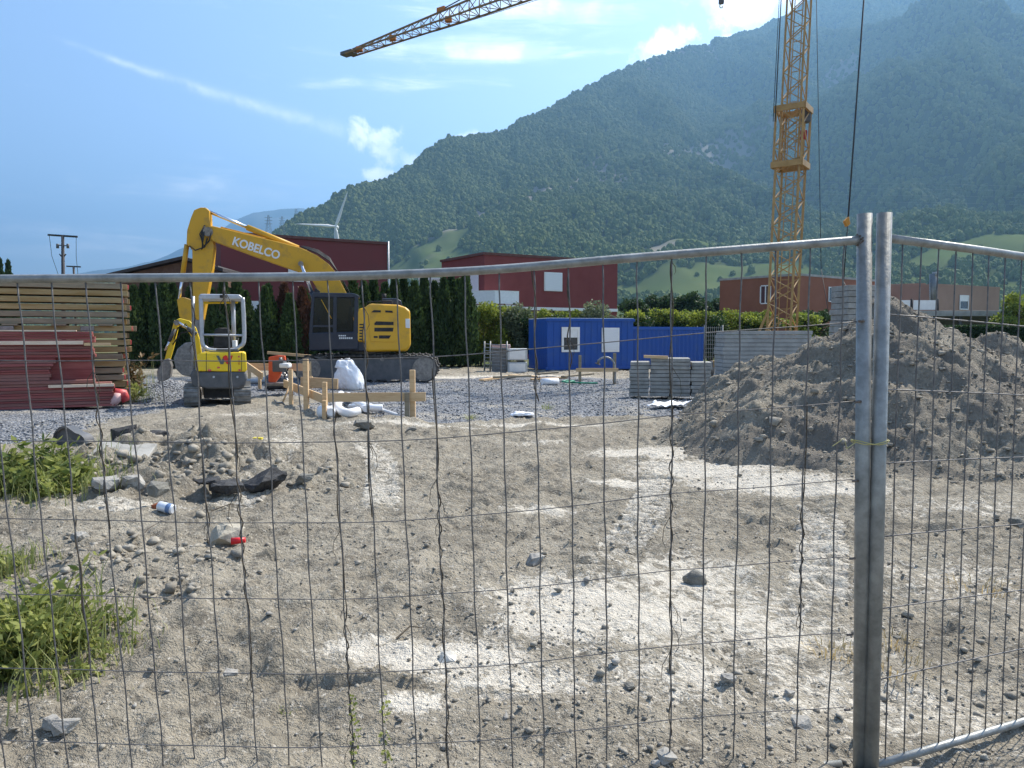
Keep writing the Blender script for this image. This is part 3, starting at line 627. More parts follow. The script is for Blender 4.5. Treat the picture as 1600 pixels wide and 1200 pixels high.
weed_clump(30, 770, .65, .5, .40, 1800, .05, 'upper clump of broad leaved green weeds before the gravel', seed=1, grass=500)
weed_clump(95, 750, .35, .35, .26, 600, .042, 'low weeds growing out from the upper clump towards the heap', seed=2, grass=200)
weed_clump(20, 1040, .24, .36, .36, 1500, .032, 'lower clump of leafy green weeds near the fence', seed=3, grass=300)
weed_clump(85, 1010, .2, .28, .24, 1100, .024, 'bushy green weeds spreading from the lower clump', seed=4, grass=150)
weed_clump(-10, 900, .18, .2, .22, 300, .024, 'dry tipped weeds above the lower clump', seed=5, grass=400, m=weedm)
weed_clump(120, 1040, .25, .22, .10, 60, .02, 'thin grass creeping from the lower clump', seed=6, grass=260)
weed_clump(212, 618, .35, .3, 1.0, 420, .075, 'tall rusty brown dock weed beside the beam stack', m=dockm, seed=7, grass=100)
weed_clump(196, 622, .5, .3, .5, 300, .06, 'green weeds at the end of the red panel stack', seed=8, grass=250)
def tuft(px, py, r, h, n, label, m=drygrass, seed=1):
    rg = np.random.default_rng(seed); p = on_ground(px, py); Vs, Fs = [], []
    for i in range(n):
        a = rg.uniform(0, 6.28); L = h * rg.uniform(.5, 1.1); rr = r * math.sqrt(rg.uniform(0, 1)); b0 = np.array([p.x + rr * math.cos(a), p.y + rr * math.sin(a), p.z - .01]); sp = rg.uniform(.2, .9); wv = np.array([-math.sin(a), math.cos(a), 0]) * .003
        m1 = b0 + (math.cos(a) * L * sp * .4, math.sin(a) * L * sp * .4, L * .6); t1 = b0 + (math.cos(a) * L * sp, math.sin(a) * L * sp, L * (.9 - sp * .4)); k = 6 * i
        Vs += [b0 - wv, b0 + wv, m1 + wv, m1 - wv, t1 + wv * .2, t1 - wv * .2]; Fs += [(k, k + 1, k + 2, k + 3), (k + 3, k + 2, k + 4, k + 5)]
    tag(npmesh('grass_tuft', np.array(Vs), np.array(Fs), m), label, 'grass tuft', kind='stuff')
tuft(160, 725, .16, .28, 170, 'straw coloured dry grass tuft on the low heap', seed=1)
tuft(1300, 1020, .13, .08, 60, 'flat brown grass tuft left of the posts', seed=2); tuft(1395, 1005, .12, .09, 60, 'dry grass tuft right of the posts', seed=3); tuft(1530, 920, .2, .12, 50, 'wispy dry stalks on the ground past the posts', seed=4)
tuft(1390, 1040, .22, .08, 60, 'matted dead grass near the taut panel', seed=5); tuft(735, 655, .15, .15, 60, 'small green tuft at the gravel edge', grassm, 6); tuft(855, 640, .15, .2, 50, 'green sprig growing in the gravel', grassm, 7); tuft(450, 1110, .04, .04, 30, 'tiny green sprout near the furrow', grassm, 8)
# dry twigs on the ground
for i, (a, c) in enumerate([((205, 860), (255, 815)), ((330, 800), (385, 793)), ((1480, 700), (1455, 735)), ((1400, 720), (1440, 690)), ((620, 1000), (660, 985))]):
    p, q = on_ground(*a), on_ground(*c); mid = (p + q) / 2 + Vector((0, 0, .05))
    tag(MB().tube([p + Vector((0, 0, .01)), mid, q + Vector((0, 0, .015))], [.006, .005, .002], 5).build('twig', vinem), ['bent dark twig among rubble stones', 'thin green stalk lying above the pale rock', 'pale root sticking from the big heap', 'dry stick on the flank of the big heap', 'short twig on pale ground'][i], 'twig')

# ------------------------------------------------------------------ stacked formwork timber
e = BS = empty('beam_stack', (P(203, 600, 18.4).x, 18.35, 0), 'tall stack of weathered yellow formwork beams with red end caps', 'timber stack')
rnd = random.Random(11)
xr = P(203, 600, 18.4).x
for L in range(17):
    z = .06 + L * .166
    for row in range(4):
        dx = rnd.uniform(-.09, .05) + (.12 if L == 10 else 0) - (.0 if L > 6 else .05)
        y = 18.35 + row * .24 + rnd.uniform(-.02, .02) ; x1 = xr + dx + row * .02; x0 = x1 - 4.0
        o = MB().box2((x0, y, z), (x1, y + .2, z + .125)).build('beam', oldwood if rnd.random() < .6 else greywood, e, .008)
        if row < 2 and rnd.random() < .55: MB().box2((x1 + .002, y + .02, z + .01), (x1 + .03, y + .18, z + .115)).build('end_cap', redcap, o, .01)
for k in range(4):
    x = xr - .6 - k * .95; MB().box2((x, 18.25, .06 + 10 * .166 + .126), (x + .3, 19.2, .06 + 11 * .166 - .001)).build('spacer', greywood, e)
    MB().box2((x, 18.3, -.05), (x + .12, 19.3, .058)).build('spacer', greywood, e)
for k in range(2):
    x = P(24 + 105 * k, 490, 18.2).x; MB().box2((x, 18.2, .06 + 10 * .166), (x + .28, 18.345, .06 + 10 * .166 + .11)).build('clamp', steel, e, .01)
BS.rotation_euler.z = R(26)
e = PS = empty('panel_stack', (P(152, 600, 17.3).x, 17.2, 0), 'stack of thin red formwork panels in front of the yellow beams', 'panel stack')
z = .02; i = 0
xe = P(152, 600, 17.3).x
while z < 1.66:
    t = rnd.uniform(.045, .075); x1 = xe + rnd.uniform(-.03, .03)
    if z < .5: x1 = xe + .33 + rnd.uniform(-.04, .06)
    elif .62 < z < 1.08: x1 = xe - .75 - .35 * (1.08 - z) + rnd.uniform(-.05, .05)
    MB().box2((xe - 3.4 + rnd.uniform(-.1, .1), 17.3 + rnd.uniform(-.03, .03), z), (x1, 17.82, z + t - .006)).build('panel', redply if rnd.random() < .65 else redply2, e, .004, 1); z += t; i += 1
MB().box2((xe - 3, 17.55, .56), (xe - .02, 17.81, 1.12)).build('panel_block', redply, e)
MB().box2((xe - 3, 17.26, z), (xe - .33, 17.42, z + .028)).build('board', palewood, e)
a = P(100, 540, 17.2); MB().box2((a.x - 2.6, 17.20, 1.42), (P(132, 540, 17.2).x, 17.295, 1.50)).build('board', palewood, e); MB().box2((P(133, 540, 17.2).x, 17.22, 1.39), (P(170, 540, 17.2).x, 17.295, 1.455)).build('board', wood, e)
MB().box2((xe - .9, 17.2, .47), (xe + .38, 17.29, .53)).build('board', palewood, e)
b = MB(); b.tube([(xe + .36, 17.45, .3), (xe + .55, 17.5, .26), (xe + .62, 17.5, .1)], [.12, .13, .1], 10); b.build('red_wrap', redcap, e)
MB().tube([(xe + .33, 17.36, .05), (xe + .42, 17.34, .16), (xe + .44, 17.36, .3)], [.09, .1, .07], 9).build('pale_wrap', mat('pale_pink_wrap', (.6, .38, .36), None), e)

PS.rotation_euler.z = R(26)
# ------------------------------------------------------------------ tracks helper
def track(parent, x0, x1, y0, y1, zh, rot=None, org=None, shoes=44, mtl=trackm, grouser=.035, z0=0.0):
    # a crawler belt as a closed loop of shoes plus rollers and frame; local axes: x along, y across
    r = zh / 2; pts = []; Ls = (x1 - x0) - 2 * r; per = 2 * Ls + 2 * math.pi * r
    b = MB(); W_ = y1 - y0
    def at(s):
        s %= per
        if s < Ls: return (x0 + r + s, 0, 0)
        s -= Ls
        if s < math.pi * r: a = s / r; return (x1 - r + r * math.sin(a), r - r * math.cos(a), -a)
        s -= math.pi * r
        if s < Ls: return (x1 - r - s, 2 * r, math.pi)
        s -= Ls; a = s / r; return (x0 + r - r * math.sin(a), r + r * math.cos(a), math.pi - a)
    tr = (lambda v: v) if rot is None else (lambda v: org + rot @ (Vector(v) - org))
    n = shoes
    for i in range(n):
        sx, sz, a = at(per * i / n); L = per / n
        # shoe: plate + grouser, oriented by tangent
        t = Vector((math.cos(a), 0, -math.sin(a))) if True else None
        p0, p1 = at(per * i / n), at(per * (i + .93) / n); A, B = Vector((p0[0], 0, p0[1])), Vector((p1[0], 0, p1[1])); d = (B - A).normalized(); nr = Vector((d.z, 0, -d.x))
        poly = [A, B, B - nr * .035, A - nr * .035]; g = [A + d * L * .1, A + d * L * .1 + nr * grouser, A + d * L * .3 + nr * grouser, A + d * L * .34]
        for pl in (poly, g):
            k = [tr((v.x, y0, v.z + z0)) for v in pl] + [tr((v.x, y1, v.z + z0)) for v in pl]
            b.add(k, [(0, 1, 2, 3), (7, 6, 5, 4), (0, 4, 5, 1), (1, 5, 6, 2), (2, 6, 7, 3), (3, 7, 4, 0)])
    tk = b.build('track', mtl, parent)
    f = MB(); k = [(x0 + r, .10 + z0), (x1 - r, .10 + z0), (x1 - r * .6, r + z0), (x1 - r, zh - .12 + z0), (x0 + r, zh - .12 + z0), (x0 + r * .6, r + z0)]
    f.prism([tr((a, y0 + .07, c)) for a, c in k], tr((0, W_ - .14, 0)) - tr((0, 0, 0))); f.build('track_frame', dgrey if mtl is trackm else blk, tk)
    for xx in (x0 + r, x1 - r):
        MB().tube([tr((xx, y0 + .04, r + z0)), tr((xx, y1 - .04, r + z0))], r - .05, 20).build('sprocket', steel, tk)
    nroll = max(3, int((x1 - x0) / .55))
    for j in range(nroll):
        xx = x0 + r + (x1 - x0 - 2 * r) * (j + .5) / nroll; MB().tube([tr((xx, y0 + .05, .12 + z0)), tr((xx, y1 - .05, .12 + z0))], .085, 12).build('roller', dgrey, tk)
    for j in range(2):
        xx = x0 + (x1 - x0) * (.36 + .25 * j); MB().tube([tr((xx, y0 + .03, zh - .13 + z0)), tr((xx, y1 - .03, zh - .13 + z0))], .07, 12).build('roller', steel, tk)
    return tk

# ------------------------------------------------------------------ big excavator
YN, YC = 26.3, 27.7
FRAME = (Vector((-5.2, 27.0, 0)), R(8))
ex = empty('crawler_excavator', P(565, 597, YC), 'big yellow crawler excavator with dark cab and white lettering on its boom', 'excavator')
def xz(px, py, Y): p = P(px, py, Y); return p.x, p.z
xa, xb = P(448, 590, YN).x, P(681, 590, YN).x; yaw = Matrix.Rotation(R(4), 3, 'Z'); org = Vector(((xa + xb) / 2, YC, 0))
gz = hz(-5, 26.5)
track(ex, xa + .1, xb, YN, YN + .6, .93, yaw, org, 46, z0=gz); track(ex, xa + .1, xb, YN + 2.2, YN + 2.8, .93, yaw, org, 46, z0=gz)
MB().box((org.x, YC, .75 + gz), (2.2, 1.7, .45)).build('undercarriage', dgrey, ex, .05); MB().tube([(org.x, YC, .9 + gz), (org.x, YC, 1.12 + gz)], .75, 24).build('slew_ring', steel, ex)
def pprism(pxs, Y, depth, name, m, par, bev=.03, seg=3):
    return MB().prism([P(a, b, Y) for a, b in pxs], frame_n() * depth).build(name, m, par, bev, seg)
YS = YN + .12   # near side of the upper structure
deck = pprism([(483, 548), (483, 533), (560, 529), (640, 529), (640, 546), (600, 549)], YS + .1, 2.5, 'deck', navy, ex, .04)
hood = pprism([(556, 534), (556, 486), (562, 482), (570, 480), (578, 474), (622, 476), (634, 480), (641, 486), (642, 540), (636, 549), (572, 550), (570, 535)], YS, 2.55, 'engine_housing', kyel, ex, .09, 4)
pprism([(577.5, 522), (577.5, 497), (581, 494), (620, 495), (623, 498), (623, 530), (616, 535), (579, 534)], YS - .02, .03, 'side_door', kyel, hood, .012)
for q in ([(585, 505), (588, 502), (615, 503), (615, 508), (585, 508)], [(585, 512), (615, 512), (614, 518), (585, 518)], [(592, 524), (611, 524), (608, 529), (592, 529)], [(584, 525), (590, 525), (590, 528), (584, 528)], [(580, 488), (584, 484.5), (595, 485), (595, 488)], [(602, 485), (613, 485.5), (614, 488.5), (602, 488)]):
    pprism(q, YS - .028, .02, 'vent_slot', blk, hood, 0)
for k in range(6): pprism([(561.5, 506 + k * 4.6), (567.5, 506 + k * 4.6), (567.5, 508.2 + k * 4.6), (561.5, 508.2 + k * 4.6)], YS - .008, .02, 'vent_slot', blk, hood, 0)
pprism([(633.5, 498), (640.5, 498), (640.8, 513), (633.8, 512)], YS - .012, .03, 'reflector', white, hood, .004)
pprism([(596, 476), (597, 466), (620, 466), (627, 470), (629, 478)], YS + .5, 1.3, 'exhaust_guard', navy, ex, .04)
MB().tube([P(600, 468, YS + 1.4), P(600, 459, YS + 1.4)], .08, 12).build('exhaust_pipe', blk, ex)
for (x0, y0, x1, y1) in ((572, 474, 640, 474),):
    b = MB(); b.tube([P(572, 480, YS + .2), P(574, 472, YS + .2), P(612, 470, YS + .2), P(614, 477, YS + .2)], .02, 6); b.build('handrail', blk, ex)
# cab: frame pillars, panels and glazing round a real cabin
cabo = pprism([(484, 548), (482, 520), (560, 518), (560, 546)], YS, 1.05, 'cab', navy, ex, .04)
pprism([(486, 462), (489, 457), (552, 458), (560, 461), (560, 465), (486, 465)], YS, 1.05, 'roof', navy, cabo, .03)
for q in ([(483, 522), (487, 463), (491.5, 463), (488, 522)], [(520, 521), (521, 463), (526, 463), (526, 521)], [(552, 521), (554, 463), (560, 463), (560, 521)]):
    for yy in (YS + .003, YS + .97): pprism(q, yy, .08, 'pillar', navy, cabo, .012)
pprism([(488.5, 511), (489, 508), (520.5, 508), (520.5, 511)], YS + .004, .06, 'window_bar', navy, cabo, 0)
clear = bpy.data.materials.new('clear_glass'); clear.use_nodes = True
_n = clear.node_tree; _b = _n.nodes['Principled BSDF']; _t = _n.nodes.new('ShaderNodeBsdfTransparent'); _t.inputs[0].default_value = (.42, .47, .45, 1); _m = _n.nodes.new('ShaderNodeMixShader'); _m.inputs[0].default_value = .35
_b.inputs['Base Color'].default_value = (.02, .025, .025, 1); _b.inputs['Roughness'].default_value = .04; _n.links.new(_t.outputs[0], _m.inputs[1]); _n.links.new(_b.outputs[0], _m.inputs[2]); _n.links.new(_m.outputs[0], _n.nodes['Material Output'].inputs[0])
for yy in (YS + .04, YS + 1.01):
    for q in ([(488.5, 521), (491.5, 465), (521, 465), (520.5, 521)], [(526, 521), (526, 465), (553, 465), (552, 521)]):
        pprism(q, yy, .006, 'pane', clear, cabo, 0)
MB().box(tuple(P(536, 512, YS + .55)), (.5, .5, .14)).build('seat', blk, cabo, .04); pprism([(541, 512), (546, 478), (551, 478), (549, 513)], YS + .32, .45, 'seat_back', blk, cabo, .03)
MB().tube([P(498, 520, YS + .5), P(503, 500, YS + .5)], .03, 8).build('lever', blk, cabo); MB().tube([P(502, 468, YS + .02), P(518, 498, YS + .02)], .012, 6).build('wiper', kyel, cabo)
for q, h in (((532, 523.5), 2.0), ((541, 527), 2.6)):      # small pale print on the lower door
    for k in range(7 if h > 2.2 else 4): pprism([(q[0] - 3 + k * 3.1 - (8 if h > 2.2 else 0), q[1]), (q[0] - 1 + k * 3.1 - (8 if h > 2.2 else 0), q[1]), (q[0] - 1 + k * 3.1 - (8 if h > 2.2 else 0), q[1] + h), (q[0] - 3 + k * 3.1 - (8 if h > 2.2 else 0), q[1] + h)], YS - .012, .013, 'print_mark', white, cabo, 0)
# boom, arm, cylinders
YB = YC - .05
boom = pprism([(333, 353), (374, 363), (440, 379), (470, 387), (494, 398), (512, 411), (523, 424), (546, 468), (552, 500), (536, 506), (516, 486), (500, 459), (485, 434), (464, 424), (440, 416), (398, 401), (333, 377), (326, 371), (322, 362), (325, 354)], YB - .26, .52, 'boom', kdirty, ex, .03)
b = MB(); 
for k in range(6): b.tube([P(470 + k * 1.2, 385, YB - .2 + k * .05), P(497, 396 - k, YB - .2 + k * .06), P(515, 408 - k, YB - .2 + k * .06), P(527, 424, YB - .2 + k * .06), P(545, 455, YB - .2 + k * .06), P(553, 478, YB - .2 + k * .06)], .022, 6)
b.build('hydraulic_hose', blk, ex)
b = MB(); b.tube([P(345, 357, YB - .2), P(400, 371, YB - .2), P(455, 385, YB - .2), P(480, 391, YB - .2)], .025, 6); b.tube([P(345, 355, YB + .1), P(400, 369, YB + .1), P(455, 383, YB + .1)], .025, 6); b.build('hydraulic_pipe', kdirty, ex)
arm = pprism([(303, 328), (313, 324), (321, 324), (327, 329), (328, 350), (334, 385), (331, 420), (322, 468), (316, 500), (306, 500), (301, 470), (300, 390), (291, 381), (292, 360), (298, 340)], YB - .2, .40, 'arm', kdirty, ex, .03)
MB().tube([P(325, 362, YB - .33), P(325, 362, YB + .33)], .16, 16).build('pivot_pin', steel, ex)
def cyl(a, c, ra, rr, par, split=.55, m1=kdirty):
    a, c = Vector(a), Vector(c); mid = a.lerp(c, split); MB().tube([a, mid], ra, 12).build('cylinder', m1, par); MB().tube([mid, c], rr, 10).build('rod', chrome, par)
cyl(P(466, 388, YB), P(325, 330, YB), .105, .06, ex, .57); cyl(P(292, 382, YB), P(280, 470, YB), .085, .05, ex, .55)
for yy in (YB - .45, YB + .45): cyl(P(505, 500, yy), P(470, 412, yy), .10, .065, ex, .5, navy)
MB().tube([P(470, 412, YB - .52), P(470, 412, YB + .52)], .09, 12).build('pivot_pin', steel, ex)
b = MB()
for k in range(4): b.tube([P(320, 352, YB - .26), P(312 + k * 2, 366 + k * 2, YB - .34 - .03 * k), P(318 - k, 384 + 2 * k, YB - .34), P(327, 376, YB - .3), P(331, 358, YB - .28)], .022, 6)
b.tube([P(296, 384, YB - .24), P(305, 391, YB - .33), P(320, 386, YB - .3), P(324, 372, YB - .28)], .022, 6)
b.build('hydraulic_hose', blk, ex)
pprism([(276, 468), (284, 464), (303, 470), (308, 492), (300, 505), (288, 503), (280, 495)], YB - .22, .44, 'bucket_link', kdirty, ex, .03)
pprism([(300, 498), (316, 500), (312, 540), (304, 548), (297, 530)], YB - .18, .36, 'quick_coupler', steel, ex, .02)
bp = [(300, 534), (288, 536), (277, 545), (271, 560), (274, 576), (284, 586), (303, 590), (310, 570), (308, 545)]
pprism(bp, YB - .55, 1.1, 'bucket', steel, ex, .03)
for k in range(5): MB().bar(P(303, 588, YB - .5 + k * .25), P(309, 596, YB - .5 + k * .25), .07, .05).build('tooth', steel, ex)
pprism([(500, 455), (492, 449), (491, 458), (498, 461)], YS + .1, .1, 'work_light', blk, ex, .01)
# white lettering on the boom
def text_on(txt, par, ctr, size, xdir, up, m, name='lettering', bold=.012, ext=.004, sx=1.0):
    cu = bpy.data.curves.new(name, 'FONT'); cu.body = txt; cu.size = size; cu.align_x = 'CENTER'; cu.align_y = 'CENTER'; cu.offset = bold; cu.extrude = ext
    o = bpy.data.objects.new(name + '_tmp', cu); COL.objects.link(o); dg = bpy.context.evaluated_depsgraph_get(); me = bpy.data.meshes.new_from_object(o.evaluated_get(dg)); bpy.data.objects.remove(o)
    X_ = Vector(xdir).normalized(); U_ = Vector(up); U_ = (U_ - X_ * U_.dot(X_)).normalized(); Z_ = X_.cross(U_); Mx = Matrix((X_ * sx, U_, Z_)).transposed().to_4x4(); Mx.translation = Vector(ctr); me.transform(Mx); me.materials.clear(); me.materials.append(m)
    return link(name, me, par)
c = P(400.5, 388.5, YB - .26); c = c - frame_n() * .008; d = P(428, 397.5, YB - .26) - P(372, 379.5, YB - .26)
text_on('KOBELCO', boom, c, .40, d, (0, 0, 1), white, bold=.011, sx=.9)

FRAME = None
# ------------------------------------------------------------------ mini excavator (seen from behind)
YM = 17.7
FRAME = (P(345, 600, YM), R(19))
mi = empty('mini_excavator', P(340, 633, YM + .8), 'small yellow mini excavator with open silver canopy seen from behind', 'excavator')
g0 = hz(-6.2, 18.0)
rotz = Matrix.Rotation(R(90 + 19), 3, 'Z')
for a, c in ((286, 313), (365, 393)):
    x0, x1 = P(a, 620, YM).x, P(c, 620, YM).x; o3 = P((a + c) / 2, 620, YM); o3 = Vector((o3.x, o3.y, 0)) + frame_n() * .95
    # build along x then turn to point away from the viewer
    w_ = x1 - x0; rb_ = mat('rubber_track', (.12, .115, .105), (.26, .25, .23), 6, .9, 0, .2, 20)
    track(mi, o3.x - .95, o3.x + .95, o3.y - w_ / 2, o3.y + w_ / 2, .44, rotz, o3, 36, rb_, .022, z0=g0)
def mp(pxs, Y, depth, name, m, par, bev=.02, seg=3): return pprism(pxs, Y, depth, name, m, par, bev, seg)
mp([(318, 606), (318, 622), (362, 622), (362, 606)], YM + .3, 1.3, 'undercarriage', blk, mi)
mp([(300, 600), (297, 586), (301, 578), (314, 577), (314, 604), (306, 607)], YM + .1, .5, 'boom_bracket', dgrey, mi, .03)
cw = mp([(311, 604), (309, 594), (310, 581), (384, 581), (386, 592), (383, 603), (372, 608), (322, 608)], YM - .02, .9, 'counterweight', dgrey, mi, .06, 4)
yb = mp([(306, 580), (307, 556), (314, 551), (380, 550.5), (384, 552), (386, 578), (384, 581)], YM + .0, 1.2, 'engine_cover', wyel, mi, .04, 4)
for x_ in (322, 377): mp([(x_, 551), (x_ + .8, 551), (x_ + .8, 580), (x_, 580)], YM - .006, .01, 'panel_gap', blk, yb, 0)
for q in ((325, 577, 330, 580), (372.5, 577, 376, 580), (339.5, 573, 343.5, 575.5), (372, 556, 374.5, 558.5)): mp([(q[0], q[1]), (q[2], q[1]), (q[2], q[3]), (q[0], q[3])], YM - .012, .02, 'reflector', redcap, yb, .002)
for q in (334, 371): MB().tube([P(q, 589, YM - .05), P(q, 589, YM + .02)], .025, 10).build('bolt', silver, cw)
# two-tone W emblem: grey slanted bar and stroke, red V
gr = mat('emblem_grey', (.10, .11, .10), None); rd_ = mat('emblem_red', (.60, .03, .02), None)
mp([(337.5, 555.5), (342, 555.5), (349, 569), (344.5, 569)], YM - .012, .012, 'emblem_stroke', gr, yb, 0)
mp([(344.5, 569), (349, 569), (352.5, 560), (349, 556.5)], YM - .014, .013, 'emblem_stroke', gr, yb, 0)
mp([(347.5, 558), (352, 555), (355, 556), (359, 569), (354.5, 569)], YM - .017, .013, 'emblem_stroke', rd_, yb, 0)
mp([(354.5, 569), (358.5, 569), (364, 555.5), (359.5, 555.5)], YM - .019, .013, 'emblem_stroke', rd_, yb, 0)
mp([(372, 562), (375, 562), (375, 570), (372, 570)], YM - .012, .012, 'sticker', mat('sticker_orange', (.6, .3, .02), None), yb, 0)
# canopy
can = mp([(310, 463), (313, 459), (374, 460), (379, 464), (380, 468), (311, 468)], YM + .15, 1.25, 'canopy_roof', silver, mi, .03)
MB().box(tuple(P(349, 463, YM + .1)), (.14, .08, .07)).build('beacon_mount', blk, can)
fr = MB(); fr.tube(sub_curve([P(314, 466, YM + .2), P(315, 510, YM + .2), P(316, 535, YM + .2), P(321, 543, YM + .2), P(332, 547, YM + .2), P(362, 547, YM + .2), P(374, 542, YM + .2), P(381, 533, YM + .2), P(381, 500, YM + .2), P(379, 465, YM + .2)], 5), .048, 10); fr.build('canopy_frame', silver, mi)
MB().tube([P(316, 523, YM + .18), P(380, 524, YM + .18)], .026, 8).build('cross_bar', silver, mi)
MB().tube([P(364, 467, YM + .9), P(366, 545, YM + .9)], .05, 10).build('canopy_post', silver, mi); MB().tube([P(302, 463, YM + .55), P(302, 580, YM + .55)], .035, 10).build('canopy_post', silver, mi)
mp([(318, 472), (372, 471), (372, 474), (318, 475)], YM + 1.3, .06, 'canopy_beam', wyel, mi, .01)
mp([(333, 544), (335, 516), (340, 512), (356, 512), (361, 517), (363, 544)], YM + .45, .14, 'seat_back', blk, mi, .04); MB().box(tuple(P(348, 545, YM + .8)), (.5, .5, .12)).build('seat', blk, mi, .04)
mp([(336, 549), (338, 545), (372, 545), (374, 550)], YM + .15, .3, 'seat_base', dgrey, mi, .02)
MB().tube([P(325, 545, YM + .9), P(323, 528, YM + .95)], .02, 8).build('lever', blk, mi); MB().tube([P(370, 545, YM + .9), P(372, 528, YM + .95)], .02, 8).build('lever', blk, mi)
MB().box(tuple(P(367, 537, YM + .5)), (.09, .12, .16)).build('control_box', white, mi, .01)
# swing boom pointing away to the left
YA = YM + 1.6
mp([(313, 575), (302, 560), (303, 545), (300, 528), (291, 514), (276, 508), (273, 501), (280, 497), (296, 501), (306, 512), (312, 530), (316, 560)], YA, .17, 'boom', wyel, mi, .02)
mp([(272, 500), (280, 500), (277, 520), (271, 545), (266, 562), (259, 568), (257, 562), (264, 535)], YA + .35, .15, 'arm', wyel, mi, .02)
MB().tube([P(276, 504, YA - .05), P(276, 504, YA + .55)], .07, 10).build('pivot_pin', steel, mi)
cyl(P(307, 522, YA - .1), P(280, 504, YA - .08), .05, .028, mi, .5, dgrey); cyl(P(273, 514, YA + .3), P(258, 548, YA + .3), .042, .025, mi, .55, dgrey)
b = MB(); b.tube([P(300, 520, YA - .04), P(290, 506, YA - .1), P(278, 512, YA), P(272, 530, YA + .2)], .016, 6); b.tube([P(304, 528, YA - .04), P(296, 518, YA - .12), P(283, 520, YA), P(270, 538, YA + .25)], .016, 6); b.build('hydraulic_hose', blk, mi)
mp([(256, 562), (264, 560), (268, 572), (266, 590), (254, 597), (246, 594), (245, 580)], YA + .15, .5, 'bucket', steel, mi, .02)
for k in range(4): MB().bar(P(250, 595, YA + .2 + k * .13), P(246, 599, YA + .2 + k * .13), .04, .03).build('tooth', steel, mi)
mp([(290, 604), (388, 604), (388, 620), (290, 620)], YM + 2.0, .06, 'dozer_blade', dgrey, mi, .01)

FRAME = None
# ------------------------------------------------------------------ batter boards, stakes, site clutter
def stake(par, px, ptop, pbase, w=.075, name='stake', m=wood):
    p = on_ground(px, pbase); top = P(px, ptop, p.y); return MB().box2((p.x - w / 2, p.y - w / 2, p.z - .2), (p.x + w / 2, p.y + w / 2, top.z)).build(name, m, par, .004), p
def board(par, a, c, h=.17, t=.035, m=wood): return MB().bar(a, c, t, h).build('board', m, par, .003)
e = empty('batter_board', on_ground(645, 650), 'pale timber batter board whose tall stake makes a cross', 'batter board')
s1, pA = stake(e, 645, 578, 652, .10); s2, pB = stake(e, 508, 597, 648, .085)
board(e, P(512, 621, pA.y - .08), P(665, 620, pA.y - .08), .17); MB().box2((P(632.5, 640, pA.y - .1).x, pA.y - .135, pA.z), (P(640, 640, pA.y - .1).x, pA.y - .105, P(636, 614, pA.y - .1).z)).build('grey_batten', greywood, e)
e = empty('batter_board', on_ground(478, 640), 'sloping timber batter board on three stakes beside the pipes', 'batter board')
s3, pC = stake(e, 455, 577, 634, .08); s4, pD = stake(e, 479, 561, 641, .10); s5, pE = stake(e, 507, 626, 650, .08)
board(e, Vector((P(444, 599, 18.6).x, 18.6, P(444, 599, 18.6).z)), P(511, 626, 15.15), .18)
e = empty('batter_board', on_ground(400, 610), 'farther timber batter board behind the orange machine', 'batter board')
s, pF = stake(e, 390, 572, 600, .09); s, pG = stake(e, 406, 585, 608, .08); s, pH = stake(e, 484, 565, 598, .1)
board(e, P(386, 573, 21.2), P(484, 574, 21.2), .2); board(e, P(386, 571, 21.2), P(410, 588, 19.6), .18)
e = empty('formwork_plank', on_ground(495, 605), 'thick timber plank on edge behind the white sack', 'plank')
MB().bar(P(470, 597, 22.4), P(528, 600, 22.2), .06, .3).build('plank', wood, e, .006); stake(e, 486, 588, 607, .1, 'peg')
# orange compactor with engine
YP = 20.6; e = empty('plate_compactor', on_ground(432, 612), 'orange plate compactor with white fuel tank beside the black bag', 'compactor')
pprism([(419, 596), (419.5, 558), (434, 555), (445, 556), (446, 566), (436, 590), (428, 600)], YP, .1, 'orange_guard', orangem, e, .02); MB().box(tuple(P(437, 572, YP - .2)), (.3, .35, .3)).build('engine', dgrey, e, .03)
MB().box(tuple(P(446, 571, YP - .25)), (.27, .3, .13)).build('fuel_tank', white, e, .04); MB().tube([P(437, 563, YP - .3), P(441, 563, YP - .3)], .08, 12).build('air_filter', steel, e)
MB().box(tuple(P(436, 600, YP - .1)), (.6, .5, .08)).build('base_plate', steel, e, .02); b = MB(); b.tube([P(444, 590, YP - .2), P(452, 572, YP - .1), P(449, 560, YP)], .02, 6); b.build('handle', blk, e)
def crumpled(name, ctr, rad, m, label, cat, seed, amp=.35, zoff=0, sq=1.0):
    bm = bmesh.new(); bmesh.ops.create_icosphere(bm, subdivisions=4, radius=1)
    for v in bm.verts:
        q = v.co.copy(); n = mnoise.noise(q * 1.3 + Vector((seed, 0, 0))) * amp + amp * .45 * abs(mnoise.noise(q * 3.1 + Vector((0, seed, 0)))) - amp * .25 * abs(mnoise.noise(q * 6 + Vector((0, 0, seed))))
        q = q * (1 + n); v.co = (q.x * rad[0], q.y * rad[1], max(q.z, -.55) * rad[2])
    me = bpy.data.meshes.new(name); bm.to_mesh(me); bm.free(); me.polygons.foreach_set('use_smooth', [True] * len(me.polygons)); me.materials.append(m); o = link(name, me); o.location = ctr; tag(o, label, cat); return o
p = on_ground(433, 611); crumpled('plastic_bag', (p.x - .02, p.y + .3, p.z + .22), (.42, .35, .33), bagm, 'shiny black plastic bag at the foot of the compactor', 'bag', 3)
p = on_ground(543, 610)
bm = bmesh.new(); bmesh.ops.create_icosphere(bm, subdivisions=5, radius=1)
